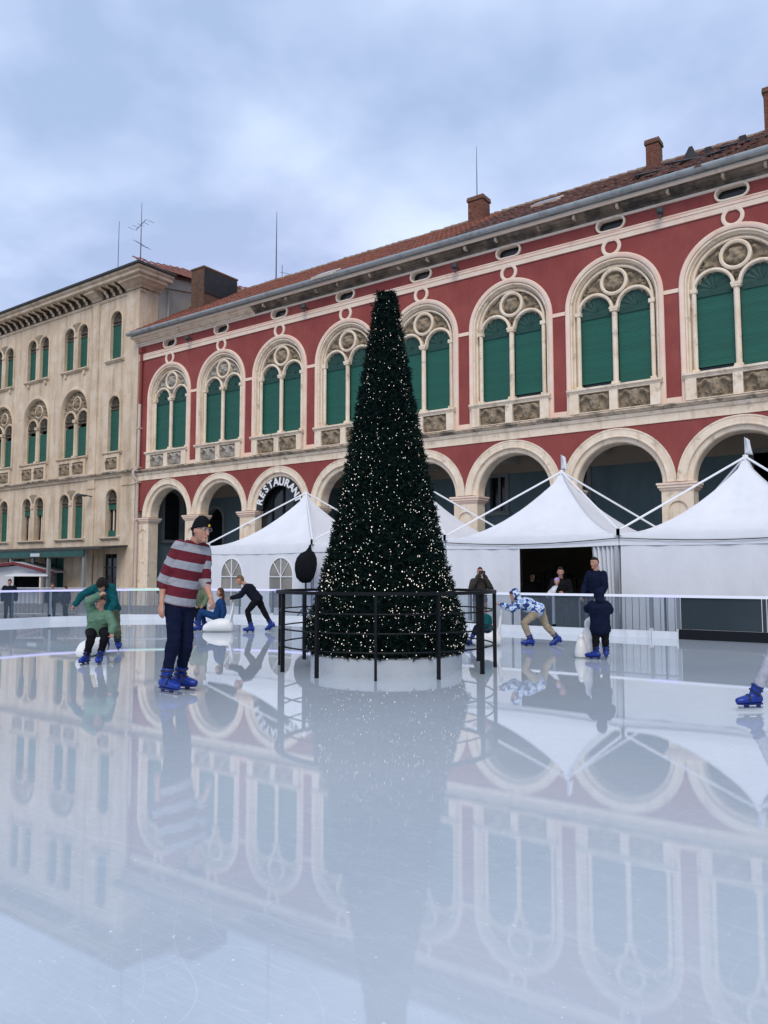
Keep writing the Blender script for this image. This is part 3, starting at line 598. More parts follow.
MB().box(XL, XR, YB - 0.02, YB + 0.3, 5.102, 5.72).obj('arcade_frieze', 'umber', red)
MB().box(XL, XR, YB - 0.05, YB, 2.02, 2.10).obj('dado_rail', 'frame_grey', red)
MB().box(XL, XR, YB + 0.32, YB + 0.36, GZ, 5.2).obj('arcade_void', 'black_void', red)
for x0, x1, z0, z1, ar, kd in wins:
    z0 = max(z0, -0.1); cx = (x0 + x1) / 2; hw = (x1 - x0) / 2; b = MB()
    if ar: b.sweep(arch_path(cx, z1 - hw, hw, z0, 14), [(-0.02, YB + 0.1), (-0.02, YB - 0.04), (0.14, YB - 0.04), (0.14, YB), (0.02, YB - .004), (-0.015, YB + .1)], True)
    else: b.plate([(x0 - .13, z0 - .05), (x1 + .13, z0 - .05), (x1 + .13, z1 + .13), (x0 - .13, z1 + .13)], [[(x0 + .02, z0), (x1 - .02, z0), (x1 - .02, z1 - .02), (x0 + .02, z1 - .02)]], YB - 0.05, YB - .003)
    o = b.obj('arcade_window' if kd == 'w' else 'arcade_door', 'frame_grey', red)
    MB().box(x0, x1, YB + 0.20, YB + 0.22, z0, z1 - (hw if ar else 0)).obj('pane', 'glass_dark', o)
    if not ar: MB().box(cx - 0.05, cx + 0.05, YB + 0.12, YB + 0.19, z0, z1).obj('glazing_bar', 'frame_grey', o)
    if kd == 'w': MB().box(x0 - .2, x1 + .2, YB - 0.12, YB, z0 - 0.18, z0 - 0.06).obj('sill', 'frame_grey', o)
# roof with individually laid clay tiles
RS = 0.617; RD = 4.4
def roof_z(y): return 12.80 + (y + 0.55) * RS
MB().add([(XL - .1, -0.55, 12.78), (XR, -0.55, 12.78), (XR, RD, roof_z(RD) - .02), (XL - .1, RD, roof_z(RD) - .02), (XR, 2 * RD, 13.0), (XL - .1, 2 * RD, 13.0), (XR, 2 * RD, 6), (XL - .1, 2 * RD, 6)],
         [(0, 1, 2, 3), (3, 2, 4, 5), (5, 4, 6, 7)]).obj('roof', 'tile_old', red)
roofo = [c for c in red.children if c.name.startswith('roof')][0]
def tiles(x0, x1, y0, y1, zf, m, parent, name, jit, pitch=0.21, row=0.36):
    b = MB(); nx = int((x1 - x0) / pitch); ny = int((y1 - y0) / row); sl = (zf(y1) - zf(y0)) / (y1 - y0)
    for i in range(nx):
        for j in range(ny):
            jt = jit(x0 + i * pitch)
            if random.random() < jt * 0.05: continue
            x = x0 + (i + .5) * pitch + random.gauss(0, 0.006 + 0.03 * jt); y = y0 + j * row + random.gauss(0, 0.02 + 0.05 * jt); dz = random.gauss(0, 0.005 + 0.02 * jt) + 0.01
            tw = random.gauss(0, 0.01 + 0.10 * jt); vs_ = []
            for e_, (yy, lift, rr) in enumerate(((y, 0.055, 0.112), (y + row * 1.12, 0.012, 0.092))):
                for q_ in range(6):
                    t = math.pi * q_ / 5; vs_.append((x - rr * math.cos(t) + tw * (yy - y), yy, zf(yy) + lift + dz + 0.07 * math.sin(t)))
            b.add(vs_, [(q_, q_ + 1, q_ + 7, q_ + 6) for q_ in range(5)] + [(5, 4, 3, 2, 1, 0)])
    return tag(b.obj(name, m, parent), kind='stuff')
tiles(XL - .1, 15.5, -0.6, RD, roof_z, 'tile', roofo, 'roof_tiles', lambda x: 0.05)
tiles(15.5, XR, -0.6, RD, roof_z, 'tile_old', roofo, 'roof_tiles', lambda x: min(1.0, (x - 15.5) / 8 + 0.3))
b = MB()
for i in range(int((XR - XL) / 0.34)):
    x = XL + i * 0.34; b.tube([(x, RD, roof_z(RD) + random.gauss(0.02, 0.012)), (x + 0.38, RD, roof_z(RD) + random.gauss(0.02, 0.012))], [0.13, 0.10], 8)
tag(b.obj('ridge_tiles', 'ridge', roofo), kind='stuff')
# chimneys
def brick_stack(name, x, y, w, d, z0, z1, parent, m='brick', cap=True):
    b = MB(); h = 0.085; n = int((z1 - z0) / h)
    b.box(x - w / 2 + .012, x + w / 2 - .012, y - d / 2 + .012, y + d / 2 - .012, z0, z1)
    for j in range(n):
        z = z0 + j * h
        for (ax, L_, o0) in (('x', w, 0), ('y', d, 1)):
            c = 0.5 if (j + o0) % 2 else 0.0; bl = 0.26; k = -c * bl
            while k < L_ - 0.01:
                a, e_ = max(k, 0) + .006, min(k + bl, L_) - .006
                if e_ - a > 0.03:
                    pr = random.uniform(0, 0.008)
                    if ax == 'x':
                        b.box(x - w / 2 + a, x - w / 2 + e_, y - d / 2 - pr, y - d / 2 + .03, z + .006, z + h - .006)
                    else:
                        b.box(x + w / 2 - .03, x + w / 2 + pr, y - d / 2 + a, y - d / 2 + e_, z + .006, z + h - .006)
                k += bl
    o = b.obj(name, m, parent)
    if cap:
        MB().box(x - w / 2 - .04, x + w / 2 + .04, y - d / 2 - .04, y + d / 2 + .04, z1, z1 + .09).obj('chimney_cap', 'brick_brown', o)
        MB().box(x - w / 2 - .03, x + w / 2 + .03, y - d / 2 - .03, y + d / 2 + .03, z1 + .09, z1 + .17).obj('chimney_cap', 'brick', o)
    return o
def on_roof(px, py_base):
    best = None
    for i in range(400):
        y = -0.5 + i * 0.018; p = at_plane(px, py_base, y)
        if p.z <= roof_z(y): best = p; break
    return best or at_plane(px, py_base, RD * 0.8)
def chimney(px0, px1, pyt, pyb, m='brick', dep=0.55, cap=True, ymin=1.0):
    p = on_roof((px0 + px1) / 2, pyb); Y = min(max(p.y, ymin), RD - 0.3)
    a = at_plane(px0, pyb, Y); b = at_plane(px1, pyb, Y); t = at_plane((px0 + px1) / 2, pyt, Y)
    vis = b.x - a.x                                   # the visible width spans front and right side
    wdt = max(0.45, vis - dep * 0.45); x = a.x + wdt / 2
    return brick_stack('chimney', x, Y + dep / 2, wdt, dep, roof_z(Y) - 0.2, t.z - 0.17, roofo, m, cap), x, Y + dep / 2, t.z
c1, x1_, y1_, z1_ = chimney(468, 489, 195, 222, dep=0.6)
def rod(name, parent, x, y, z0, z1, r0=0.022, r1=0.008): return MB().tube([(x, y, z0), (x, y, (z0 + z1) / 2), (x, y, z1)], [r0, r0 * .8, r1], 6).obj(name, 'rod', parent)
tp = at_plane(476.5, 146, y1_); rod('antenna', red, tp.x, y1_, z1_ - 0.2, tp.z)
chimney(646, 662, 138, 167, dep=0.5)
chimney(764.5, 782, 85, 131, dep=0.5)
# roof repairs: little vent, boards
p = on_roof(691, 161); MB().add([(p.x - .28, p.y - .2, p.z - .1), (p.x + .28, p.y - .2, p.z - .1), (p.x + .28, p.y + .35, p.z - .1), (p.x - .28, p.y + .35, p.z - .1), (p.x - .05, p.y, p.z + .50), (p.x + .05, p.y, p.z + .50)], [(0, 1, 5, 4), (1, 2, 5), (2, 3, 4, 5), (3, 0, 4)]).obj('roof_vent', 'tar', roofo)
for dx, hh in ((0.42, 0.30), (1.45, 0.34)): MB().box(p.x + dx, p.x + dx + .2, p.y, p.y + .2, p.z - .1, p.z + hh).obj('vent_pipe', 'tar', roofo)
for px, py, ln, ang in ((690, 164, 1.5, 0.25), (708, 160, 1.0, -0.1), (745, 146, 1.4, 0.1), (655, 176, 1.2, 0.15)):
    q = on_roof(px, py); b = MB().box(-ln / 2, ln / 2, -0.05, 0.22, 0.10, 0.15); o = b.obj('loose_board', 'tar', roofo, (q.x, q.y, q.z)); o.rotation_euler = (math.atan(RS), 0, ang)
# skylight on the red tiles
for px, py in ((327, 277), (548, 205)):
    q = on_roof(px, py); b = MB().box(-0.5, 0.5, -0.35, 0.35, 0.08, 0.16); o = b.obj('skylight', 'stone_white', roofo, (q.x, q.y, q.z)); o.rotation_euler = (math.atan(RS), 0, 0)
    MB().box(-0.43, 0.43, -0.29, 0.29, 0.161, 0.168).obj('pane', 'glass_dark', o)
# big brown stack by the party wall, with a tarred side
p0 = at_plane(191, 300, 1.5); 
bx0 = p0.x; bz1 = at_plane(204, 267, 1.5).z
o = brick_stack('chimney', bx0 + 0.45, 1.5 + 1.1, 0.9, 2.2, roof_z(1.2) - 0.3, bz1, roofo, 'brick_brown', False)
MB().box(bx0 - .03, bx0 + .93, 1.47, 3.73, bz1, bz1 + .08).obj('chimney_cap', 'brick_brown', o)
MB().box(bx0 + .915, bx0 + .94, 1.55, 3.66, bz1 - 1.25, bz1 - 0.08).obj('tarred_panel', 'tar', o)
q = at_plane(276, 285, 4.5); t = at_plane(276, 212, 4.5); rod('antenna', red, q.x, 4.5, roof_z(4.5) - .1, t.z, 0.035, 0.012)
q = at_plane(282, 285, 4.5); t = at_plane(282, 265, 4.5); o = rod('antenna', red, q.x, 4.5, roof_z(4.5) - .1, t.z, 0.02, 0.015)
MB().tube([(q.x - .1, 4.5, t.z - .35), (q.x + .6, 4.6, t.z - .62)], 0.012, 6).obj('antenna_boom', 'rod', o)
MB().tube([(q.x - 2.4, 4.6, t.z - .78), (q.x - 0.6, 4.6, t.z - 1.0)], 0.012, 6).obj('antenna_boom', 'rod', o)

# ------------------------------------------------------------------ the arched sign
sign = thing('restaurant_sign', 'dark arched sign board with white letters reading RESTAURANT in an arcade arch', 'sign', (2 * BW, 0.07, 0))
bd = MB(); bd.plate([(1.30 * math.cos(math.pi * i / 24), 3.93 + 1.30 * math.sin(math.pi * i / 24)) for i in range(25)] + [(0.93 * math.cos(math.pi - math.pi * i / 24), 3.93 + 0.93 * math.sin(math.pi - math.pi * i / 24)) for i in range(25)], [], 0, 0.06, True)
M['sign_black'] = mat('black_sign_board', (0.012, 0.014, 0.016), rough=0.4)
M['sign_white'] = mat('white_letter', (0.80, 0.82, 0.82), rough=0.4)
bd.obj('board', 'sign_black', sign)
txt = 'RESTAURANT'
fc = bpy.data.curves.new('letter_font', 'FONT'); fc.size = 0.44; fc.align_x = 'CENTER'; fc.extrude = 0.018; fc.offset = 0.012
fo = bpy.data.objects.new('letter_font', fc); COL.objects.link(fo)
for i, ch in enumerate(txt):
    fc.body = ch; dg = bpy.context.evaluated_depsgraph_get(); dg.update()
    me = bpy.data.meshes.new_from_object(fo.evaluated_get(dg)); me.materials.clear(); me.materials.append(M['sign_white'])
    t = math.pi * (0.905 - 0.81 * i / 9); o = link('letter', me, sign, (0.965 * math.cos(t), -0.03, 3.93 + 0.965 * math.sin(t)))
    o.rotation_euler = (R(90), -(t - math.pi / 2), 0)
bpy.data.objects.remove(fo)
gl = MB().box(-1.28, 1.28, 0.30, 0.33, GZ, 4.9).obj('glazed_screen', 'glass_dark', sign)
for x in (-0.62, 0.0, 0.62): MB().box(x - .03, x + .03, 0.24, 0.298, GZ, 4.85).obj('glazing_bar', 'black_steel', sign)

# ------------------------------------------------------------------ beige building
bei = thing('stone_building', 'beige limestone three storey building with bracketed cornice and green shutters', 'building')
BX1, BX0 = -2.26, -27.0
PAIRS = [-7.6 - 3.62 * i for i in range(6)]; SING = -4.15
def pair_holes(c, zb, zc, hw=0.42, off=0.62): return [dedupe(arch_loop(c + s_ * off, hw + .03, zb, zc, 12)) for s_ in (-1, 1)]
holes = []
for c in PAIRS:
    holes += [dedupe(arch_loop(c, 1.05, 11.95, 13.40, 16))] if False else []
    holes += pair_holes(c, 11.95, 13.88) + [dedupe(arch_loop(c, 1.19, 7.3, 9.68, 20))] + pair_holes(c, 3.08, 4.98)
holes += [dedupe(arch_loop(SING, 0.48, 11.95, 13.98, 12)), dedupe(arch_loop(SING, 0.48, 7.3, 9.66, 12)), dedupe(arch_loop(SING, 0.48, 3.08, 4.98, 12))]
MB().plate([(BX0, 2.7), (BX1, 2.7), (BX1, 15.2), (BX0, 15.2)], holes, -0.04, 0.45).obj('wall', 'beige', bei)
MB().box(BX0, BX1 - .21, 0.40, 0.46, 2.6, 15.2).obj('room_void', 'black_void', bei)
# lower wall with shop doors
lows = [(-6.4, -5.5, 2.2), (-9.9, -8.1, 2.1), (-13.6, -11.8, 2.1), (-17.5, -15.7, 2.1), (-4.7, -3.6, 2.25)]
MB().plate([(BX0, GZ), (BX1, GZ), (BX1, 2.698), (BX0, 2.698)], [[(a, GZ + .02), (b_, GZ + .02), (b_, z), (a, z)] for a, b_, z in lows], -0.04, 0.4).obj('ground_wall', 'beige', bei)
for i, (a, b_, z) in enumerate(lows):
    o = MB().box(a, b_, 0.1, 0.16, GZ, z).obj('shop_door', 'door_green' if i != 4 else 'glass_dark', bei)
    MB().box((a + b_) / 2 - .03, (a + b_) / 2 + .03, 0.06, 0.098, GZ, z).obj('door_stile', 'awn_top', o)
    MB().box(a, b_, 0.05, 0.098, 1.55, 1.62).obj('door_rail', 'awn_top', o)
# pilasters
for x0, x1 in ((-3.3, -2.262), (-6.15, -5.55)):
    MB().box(x0, x1, -0.10, -0.035, GZ, 15.1).obj('pilaster', 'beige', bei)
    MB().box(x0 - .04, x1 + (.04 if x1 < -3 else 0), -0.14, -0.101, 5.55, 5.63).obj('pilaster_band', 'beige', bei)
# ledges
MB().run([(0.2, 6.02), (-0.12, 6.02), (-0.15, 6.12), (-0.20, 6.14), (-0.20, 6.17), (0.2, 6.17)], BX0, BX1).obj('string_course', 'beige', bei)
MB().run([(0.2, 6.172), (-0.26, 6.172), (-0.30, 6.22), (-0.30, 6.27), (0.2, 6.30)], BX0, BX1 + 0.03).obj('ledge', 'ledge', bei)
MB().run([(0.2, 15.06), (-0.08, 15.06), (-0.12, 15.13), (-0.12, 15.18), (0.2, 15.18)], BX0, BX1 + 0.08).obj('frieze_moulding', 'beige', bei)
# cornice with return on the right side
MB().box(BX0, BX1, -0.04, 0.4, 15.202, 15.66).obj('frieze', 'stain_shade', bei)  # dark gap shade is painted on behind the brackets
cr = [(0.0, 15.662), (-0.72, 15.662), (-0.76, 15.70), (-0.76, 15.82), (-0.86, 15.88), (-0.90, 15.96), (0.0, 15.96)]
def ret(prof, xr, yb):   # moulding running along the front and returning along the right flank
    b = MB(); path = []
    n_ = len(prof); vs_ = []
    for (y, z) in prof: vs_.append((BX0, y, z))
    for (y, z) in prof: vs_.append((xr - y, y, z))
    for (y, z) in prof: vs_.append((xr - y, yb, z))
    fs = []
    for s_ in range(2):
        for j in range(n_): fs.append((s_ * n_ + j, s_ * n_ + (j + 1) % n_, (s_ + 1) * n_ + (j + 1) % n_, (s_ + 1) * n_ + j))
    fs += [tuple(reversed(range(n_))), tuple(range(2 * n_, 3 * n_))]
    return b.add(vs_, fs)
ret(cr, BX1 + 0.02, 1.25).obj('cornice', 'beige', bei)
ret([(0.0, 15.962), (-0.94, 15.962), (-0.98, 16.0), (-0.98, 16.09), (0.0, 16.18)], BX1 + 0.02, 1.3).obj('eaves_edge', 'awn_top', bei)
cb = MB()
def console(x0, x1):
    return MB().run([(0.05, 15.24), (-0.10, 15.24), (-0.16, 15.33), (-0.28, 15.38), (-0.42, 15.48), (-0.60, 15.52), (-0.60, 15.66), (0.05, 15.66)], x0, x1).obj('console', 'beige', bei)
console(-6.2, -5.35)
# corner console wraps the flank
prof = [(0.0, 15.24), (-0.10, 15.24), (-0.16, 15.33), (-0.28, 15.38), (-0.42, 15.48), (-0.60, 15.52), (-0.60, 15.66), (0.0, 15.66)]
b = MB(); n_ = len(prof); vs_ = [(-3.35, y, z) for y, z in prof] + [(BX1 + .02 - y, y, z) for y, z in prof] + [(BX1 + .02 - y, 1.05, z) for y, z in prof]
b.add(vs_, [(s_ * n_ + j, s_ * n_ + (j + 1) % n_, (s_ + 1) * n_ + (j + 1) % n_, (s_ + 1) * n_ + j) for s_ in range(2) for j in range(n_)] + [tuple(reversed(range(n_)))]).obj('console', 'beige', bei)
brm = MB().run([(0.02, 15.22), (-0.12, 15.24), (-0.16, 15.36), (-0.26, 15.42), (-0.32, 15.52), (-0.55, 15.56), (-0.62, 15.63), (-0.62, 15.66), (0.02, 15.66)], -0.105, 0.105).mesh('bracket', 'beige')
brm.materials.append(M['stain_shade'])
for q_ in brm.polygons[-2:]: q_.material_index = 1  # bracket end faces carry the same painted gap shade, fronts stay beige
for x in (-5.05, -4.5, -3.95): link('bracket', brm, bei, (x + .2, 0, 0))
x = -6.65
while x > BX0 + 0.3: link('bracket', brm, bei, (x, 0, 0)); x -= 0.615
# flank: stone quoin return, plaster wall, verge and hip of tiles
MB().box(BX1 - 0.2, BX1 - 0.001, 0.452, 1.0, GZ, 15.66).obj('quoin_return', 'beige', bei)
MB().box(BX1 - 0.4, BX1 - 0.05, 1.0, 12.0, 6.0, 15.95).obj('flank_wall', 'plaster', bei)
MB().add([(BX1 + 0.05, 1.1, 15.60), (BX1 + 0.05, 8, 16.75), (BX1 + 0.05, 8, 17.25), (BX1 + 0.05, 1.1, 16.15), (BX1 - .3, 1.1, 15.60), (BX1 - .3, 8, 16.75), (BX1 - .3, 8, 17.25), (BX1 - .3, 1.1, 16.15)],
         [(0, 1, 2, 3), (4, 7, 6, 5), (3, 2, 6, 7), (0, 3, 7, 4), (1, 5, 6, 2), (0, 4, 5, 1)]).obj('verge_board', 'plaster', bei)
MB().tube([(BX1 + 0.03, 1.6, 15.6), (BX1 + 0.03, 1.6, 13.2)], 0.06, 8).obj('downpipe', 'plaster', bei)
MB().add([(BX0, -0.9, 16.10), (BX1 + 0.8, -0.9, 16.10), (BX1 - 1.0, 6, 18.0), (BX0, 6, 18.0), (BX1 + 0.2, 8, 16.9), (BX0, 12, 16.3), (BX1, 12, 16.3)], [(0, 1, 2, 3), (1, 4, 2), (3, 2, 6, 5), (2, 4, 6)]).obj('roof', 'tile', bei)
broof = [c for c in bei.children if c.name.startswith('roof')][-1]
b = MB()
for j in range(16):
    for i in range(7):
        y = 1.2 + j * 0.42; x = BX1 + 0.18 - i * 0.36; z = 16.20 + (y - 1.2) * 0.16 + i * 0.36 * 0.62 
        vs_ = []
        for xx, rr, lf in ((x, 0.13, 0.03), (x - 0.40, 0.11, 0.24)):
            for q_ in range(6):
                t_ = math.pi * q_ / 5; vs_.append((xx, y - rr * math.cos(t_) + random.gauss(0, .008), z + lf + 0.08 * math.sin(t_)))
        if z < 17.9 - abs(y - 4) * 0.12: b.add(vs_, [(q_, q_ + 6, q_ + 7, q_ + 1) for q_ in range(5)] + [(0, 1, 2, 3, 4, 5)])
tag(b.obj('roof_tiles', 'tile', broof), kind='stuff')
# windows of the beige building
def light_mesh(name, hw, zb, zc, frac, m_sh='green_old'):
    """one arched light: grille above, roller shutter below"""
    b = MB(); zt = zc - 0.02
    n_ = int((zt - zb) / 0.06)
    for i in range(n_):
        z = zb + (zt - zb) * i / n_; z1 = zb + (zt - zb) * (i + 1) / n_
        b.add([(-hw, 0, z), (hw, 0, z), (hw, -0.012, (z + z1) / 2), (-hw, -0.012, (z + z1) / 2), (-hw, 0, z1), (hw, 0, z1)], [(0, 1, 2, 3), (3, 2, 5, 4)])
    return b.mesh(name, m_sh)
def grille_mesh(name, hw, rise=None):
    b = MB(); n_ = 12
    b.add([(0, 0.03, 0)] + [(hw * math.cos(math.pi * i / n_), 0.03, hw * math.sin(math.pi * i / n_)) for i in range(n_ + 1)] + [(-hw, .03, -.22), (hw, .03, -.22)], [(0, i + 1, i + 2) for i in range(n_)] + [(14, 15, 1, 13)])
    for i in range(1, 6):
        t = math.pi * i / 6; b.tube([(0, 0, 0), (hw * math.cos(t), 0, hw * math.sin(t))], 0.018, 5)
    b.tube([(hw * .55 * math.cos(math.pi * i / 10), 0, hw * .55 * math.sin(math.pi * i / 10)) for i in range(11)], 0.018, 5)
    b.box(-hw, hw, -0.03, 0.03, -0.05, 0.03); b.box(-hw, hw, -0.02, 0.03, -0.23, -0.18)
    return b.mesh(name, 'grille')
gr_me = grille_mesh('fanlight_grille', 0.42); gr1_me = grille_mesh('fanlight_grille', 0.45); gr3_me = grille_mesh('fanlight_grille', 0.46)
shT = light_mesh('shutter', 0.42, 0.0, 1.72, 1); shT1 = light_mesh('shutter', 0.45, 0.0, 1.80, 1)
shM = light_mesh('shutter', 0.46, 0.0, 1.62, 1); shM1 = light_mesh('shutter', 0.45, 0.0, 2.12, 1)
shG = light_mesh('shutter', 0.42, 0.0, 1.66, 1); shGs = light_mesh('shutter', 0.42, 0.0, 0.30, 1)
def sill_obj(parent, x, hw, z): return MB().run([(0.3, z - .14), (-0.10, z - .14), (-0.20, z - .06), (-0.20, z), (0.3, z + .02)], x - hw, x + hw).obj('sill', 'beige', parent)
def curt(parent, x, z0, z1, hw):
    o = MB().box(x - hw, x + hw, 0.26, 0.27, z0, z1).obj('pane', 'glass_dark', parent)
    for dx in (-0.17, 0.17): MB().box(x + dx - .035, x + dx + .035, 0.22, 0.258, z0, z1).obj('curtain', 'stone_white', parent)
    return o
for pi, c in enumerate(PAIRS):
    # top floor
    b = MB()
    for s_ in (-1, 1): b.sweep(arch_path(c + s_ * .62, 13.88, .42, 11.95, 12), [(0.0, 0.2), (0.0, -0.07), (0.09, -0.09), (0.13, -0.07), (0.13, -0.03)], True)
    b.tube([(c, 0.0, 11.95), (c, 0.0, 13.75)], 0.085, 10); b.box(c - .13, c + .13, -.13, .1, 13.70, 13.86); b.box(c - .12, c + .12, -.12, .1, 11.95, 12.07)
    w_ = b.obj('window', 'beige', bei, smooth=True)
    MB().add([(c - .45, -.055, 14.38), (c, -.055, 13.98), (c + .45, -.055, 14.38), (c + .3, -.055, 14.46), (c, -.055, 14.50), (c - .3, -.055, 14.46)], [(0, 1, 2, 3, 4, 5)]).obj('spandrel_carving', 'relief', w_)
    sill_obj(w_, c, 1.2, 11.95); 
    for s_ in (-1, 1): link('shutter', shT, w_, (c + s_ * .62, 0.11, 11.96)); link('fanlight_grille', gr_me, w_, (c + s_ * .62, 0.09, 13.88))
    for dx in (-.85, .85): MB().box(c + dx - .08, c + dx + .08, -.14, -.05, 11.62, 11.80).obj('sill_bracket', 'beige', w_)
    # middle floor
    b = MB()
    b.sweep(arch_path(c, 9.68, 1.16, 7.3, 22), [(0.0, 0.35), (0.0, -0.02), (0.06, -0.10), (0.16, -0.10), (0.20, -0.07), (0.20, -0.03)], True)
    w_ = b.obj('window', 'beige', bei, smooth=True)
    b = MB()
    for s_ in (-1, 1): b.sweep(arch_path(c + s_ * .58, 9.30, .46, 7.3, 14), [(0.0, 0.32), (0.0, 0.08), (0.06, 0.05), (0.115, 0.08), (0.115, 0.32)], True)
    b.sweep(circle_path(c, 10.20, .34), [(-0.05, .22), (-0.05, .10), (0, .07), (0.05, .10), (0.05, .22)], True)
    b.tube([(c, 0.06, 7.3), (c, 0.06, 9.2)], 0.085, 10); b.box(c - .13, c + .13, -.06, .2, 9.16, 9.32); b.box(c - .12, c + .12, -.06, .2, 7.3, 7.42)
    b.obj('tracery', 'beige', w_, smooth=True)
    link('medallion_carving', med_me, w_, (c, 0.13, 10.20)); tm = tym_mesh('tympanum_carving', 'relief', 1.16, 9.68, 9.28) if pi == 0 else tm
    link('tympanum_carving', tm, w_, (c, -0.07, 0)); sill_obj(w_, c, 1.36, 7.3)
    for s_ in (-1, 1): link('shutter', shM, w_, (c + s_ * .58, 0.17, 7.31)); link('fanlight_grille', gr3_me, w_, (c + s_ * .58, 0.14, 9.30)); link('relief_panel', rp_me, w_, (c + s_ * .60, -0.095, 6.70))
    MB().plate([(c - 1.25, 6.31), (c + 1.25, 6.31), (c + 1.25, 7.158), (c - 1.25, 7.158)], [[(c - 1.085, 6.38), (c - .115, 6.38), (c - .115, 7.02), (c - 1.085, 7.02)], [(c + .115, 6.38), (c + 1.085, 6.38), (c + 1.085, 7.02), (c + .115, 7.02)]], -0.15, -0.0395).obj('pedestal', 'beige', w_)
    # ground floor
    b = MB()
    for s_ in (-1, 1): b.sweep(arch_path(c + s_ * .62, 4.98, .42, 3.08, 12), [(0.0, 0.2), (0.0, -0.07), (0.09, -0.09), (0.13, -0.07), (0.13, -0.03)], True)
    b.tube([(c, 0.0, 3.08), (c, 0.0, 4.85)], 0.085, 10); b.box(c - .13, c + .13, -.13, .1, 4.80, 4.96); b.box(c - .12, c + .12, -.12, .1, 3.08, 3.2)
    w_ = b.obj('window', 'beige', bei, smooth=True)
    MB().add([(c - .45, -.055, 5.48), (c, -.055, 5.08), (c + .45, -.055, 5.48), (c + .3, -.055, 5.56), (c, -.055, 5.60), (c - .3, -.055, 5.56)], [(0, 1, 2, 3, 4, 5)]).obj('spandrel_carving', 'relief', w_)
    sill_obj(w_, c, 1.3, 3.08)
    for s_ in (-1, 1):
        link('fanlight_grille', gr_me, w_, (c + s_ * .62, 0.09, 4.98))
        if pi == 1: link('shutter', shGs, w_, (c + s_ * .62, 0.11, 4.45)); curt(w_, c + s_ * .62, 3.09, 4.47, .42)
        else: link('shutter', shG, w_, (c + s_ * .62, 0.11, 3.09))
for zb, zc, sh, fl_ in ((11.95, 13.98, shT1, 2), (7.3, 9.66, shM1, 1), (3.08, 4.98, None, 0)):
    b = MB().sweep(arch_path(SING, zc, .45, zb, 14), [(0.0, 0.2), (0.0, -0.07), (0.10, -0.09), (0.15, -0.07), (0.15, -0.03)], True)
    w_ = b.obj('window', 'beige', bei, smooth=True); sill_obj(w_, SING, 0.75, zb); link('fanlight_grille', gr1_me, w_, (SING, .09, zc))
    if sh: link('shutter', sh, w_, (SING, .11, zb + .01))
    else:
        curt(w_, SING, 3.09, 4.6, .44); MB().box(SING - .45, SING + .45, .14, .2, 3.09, 3.4).obj('shutter', 'green_old', w_); MB().box(SING - .45, SING + .45, .14, .2, 4.45, 4.72).obj('shutter', 'green_old', w_)
    if fl_ == 1:
        link('relief_panel', rp_me, w_, (SING, -.095, 6.70))
        MB().plate([(SING - .62, 6.31), (SING + .62, 6.31), (SING + .62, 7.158), (SING - .62, 7.158)], [[(SING - .46, 6.40), (SING + .46, 6.40), (SING + .46, 7.0), (SING - .46, 7.0)]], -0.15, -0.0395).obj('pedestal', 'beige', w_)
b = MB().tube([(-5.72, -0.02, 5.15), (-5.72, -0.5, 5.2)], 0.03, 6); b.box(-5.85, -5.6, -0.85, -0.45, 5.13, 5.22)
b.obj('wall_lamp', 'lamp', bei)
# antennas on the beige roof
q = at_plane(118, 266, 1.5); t = at_plane(118, 222, 1.5); rod('antenna', bei, q.x, 1.5, 16.2, t.z, 0.025, 0.015)
q = at_plane(140.5, 258, 1.5); t = at_plane(141, 203, 1.5); o = rod('antenna', bei, q.x, 1.5, 16.2, t.z, 0.035, 0.012)
for zf_, x0_, x1_b, dz_ in ((0.28, -1.7, 1.9, -0.9), (1.75, -0.55, 0.75, -1.1), (2.85, -1.1, 1.0, -0.15)):
    z_ = 16.75 + zf_; MB().tube([(q.x + x0_ * .8, 1.5 + 0.3, z_ - dz_ * .3), (q.x + x1_b * .8, 1.5 - .3, z_ + dz_ * .3)], 0.017, 6).obj('antenna_boom', 'rod', o)
    for i in range(5):
        f_ = i / 4; xx = q.x + (x0_ + (x1_b - x0_) * f_) * .8; MB().tube([(xx, 1.3, z_ - dz_ * .3 + dz_ * .6 * f_), (xx, 1.7, z_ - dz_ * .3 + dz_ * .6 * f_)], 0.01, 5).obj('antenna_element', 'rod', o)
# long canopy along the ground floor
can = thing('shop_canopy', 'long dark green shop canopy along the ground floor of the beige building', 'canopy')
MB().add([(BX0, -0.06, 2.66), (-2.7, -0.06, 2.66), (-2.5, -1.7, 2.50), (BX0, -1.7, 2.50), (BX0, -0.06, 2.58), (-2.7, -0.06, 2.58), (-2.5, -1.7, 2.42), (BX0, -1.7, 2.42)], [(0, 3, 2, 1), (4, 5, 6, 7), (3, 7, 6, 2), (1, 2, 6, 5), (0, 1, 5, 4), (0, 4, 7, 3)]).obj('canopy_roof', 'awn_top', can)
MB().box(BX0, -3.9, -1.66, -1.60, 2.10, 2.415).obj('fascia', 'awn_green', can)
for x in (-4.0, -7.0, -10.5, -14.0, -17.5): MB().box(x - .07, x + .07, -1.6, -1.46, GZ, 2.41).obj('canopy_post', 'frame_grey', can)
for x, m_ in ((-14.6, 'hut_white'), (-8.4, 'led_green')): MB().box(x, x + .8, -1.70, -1.665, 2.14, 2.30).obj('small_sign', 'hut_white', can)

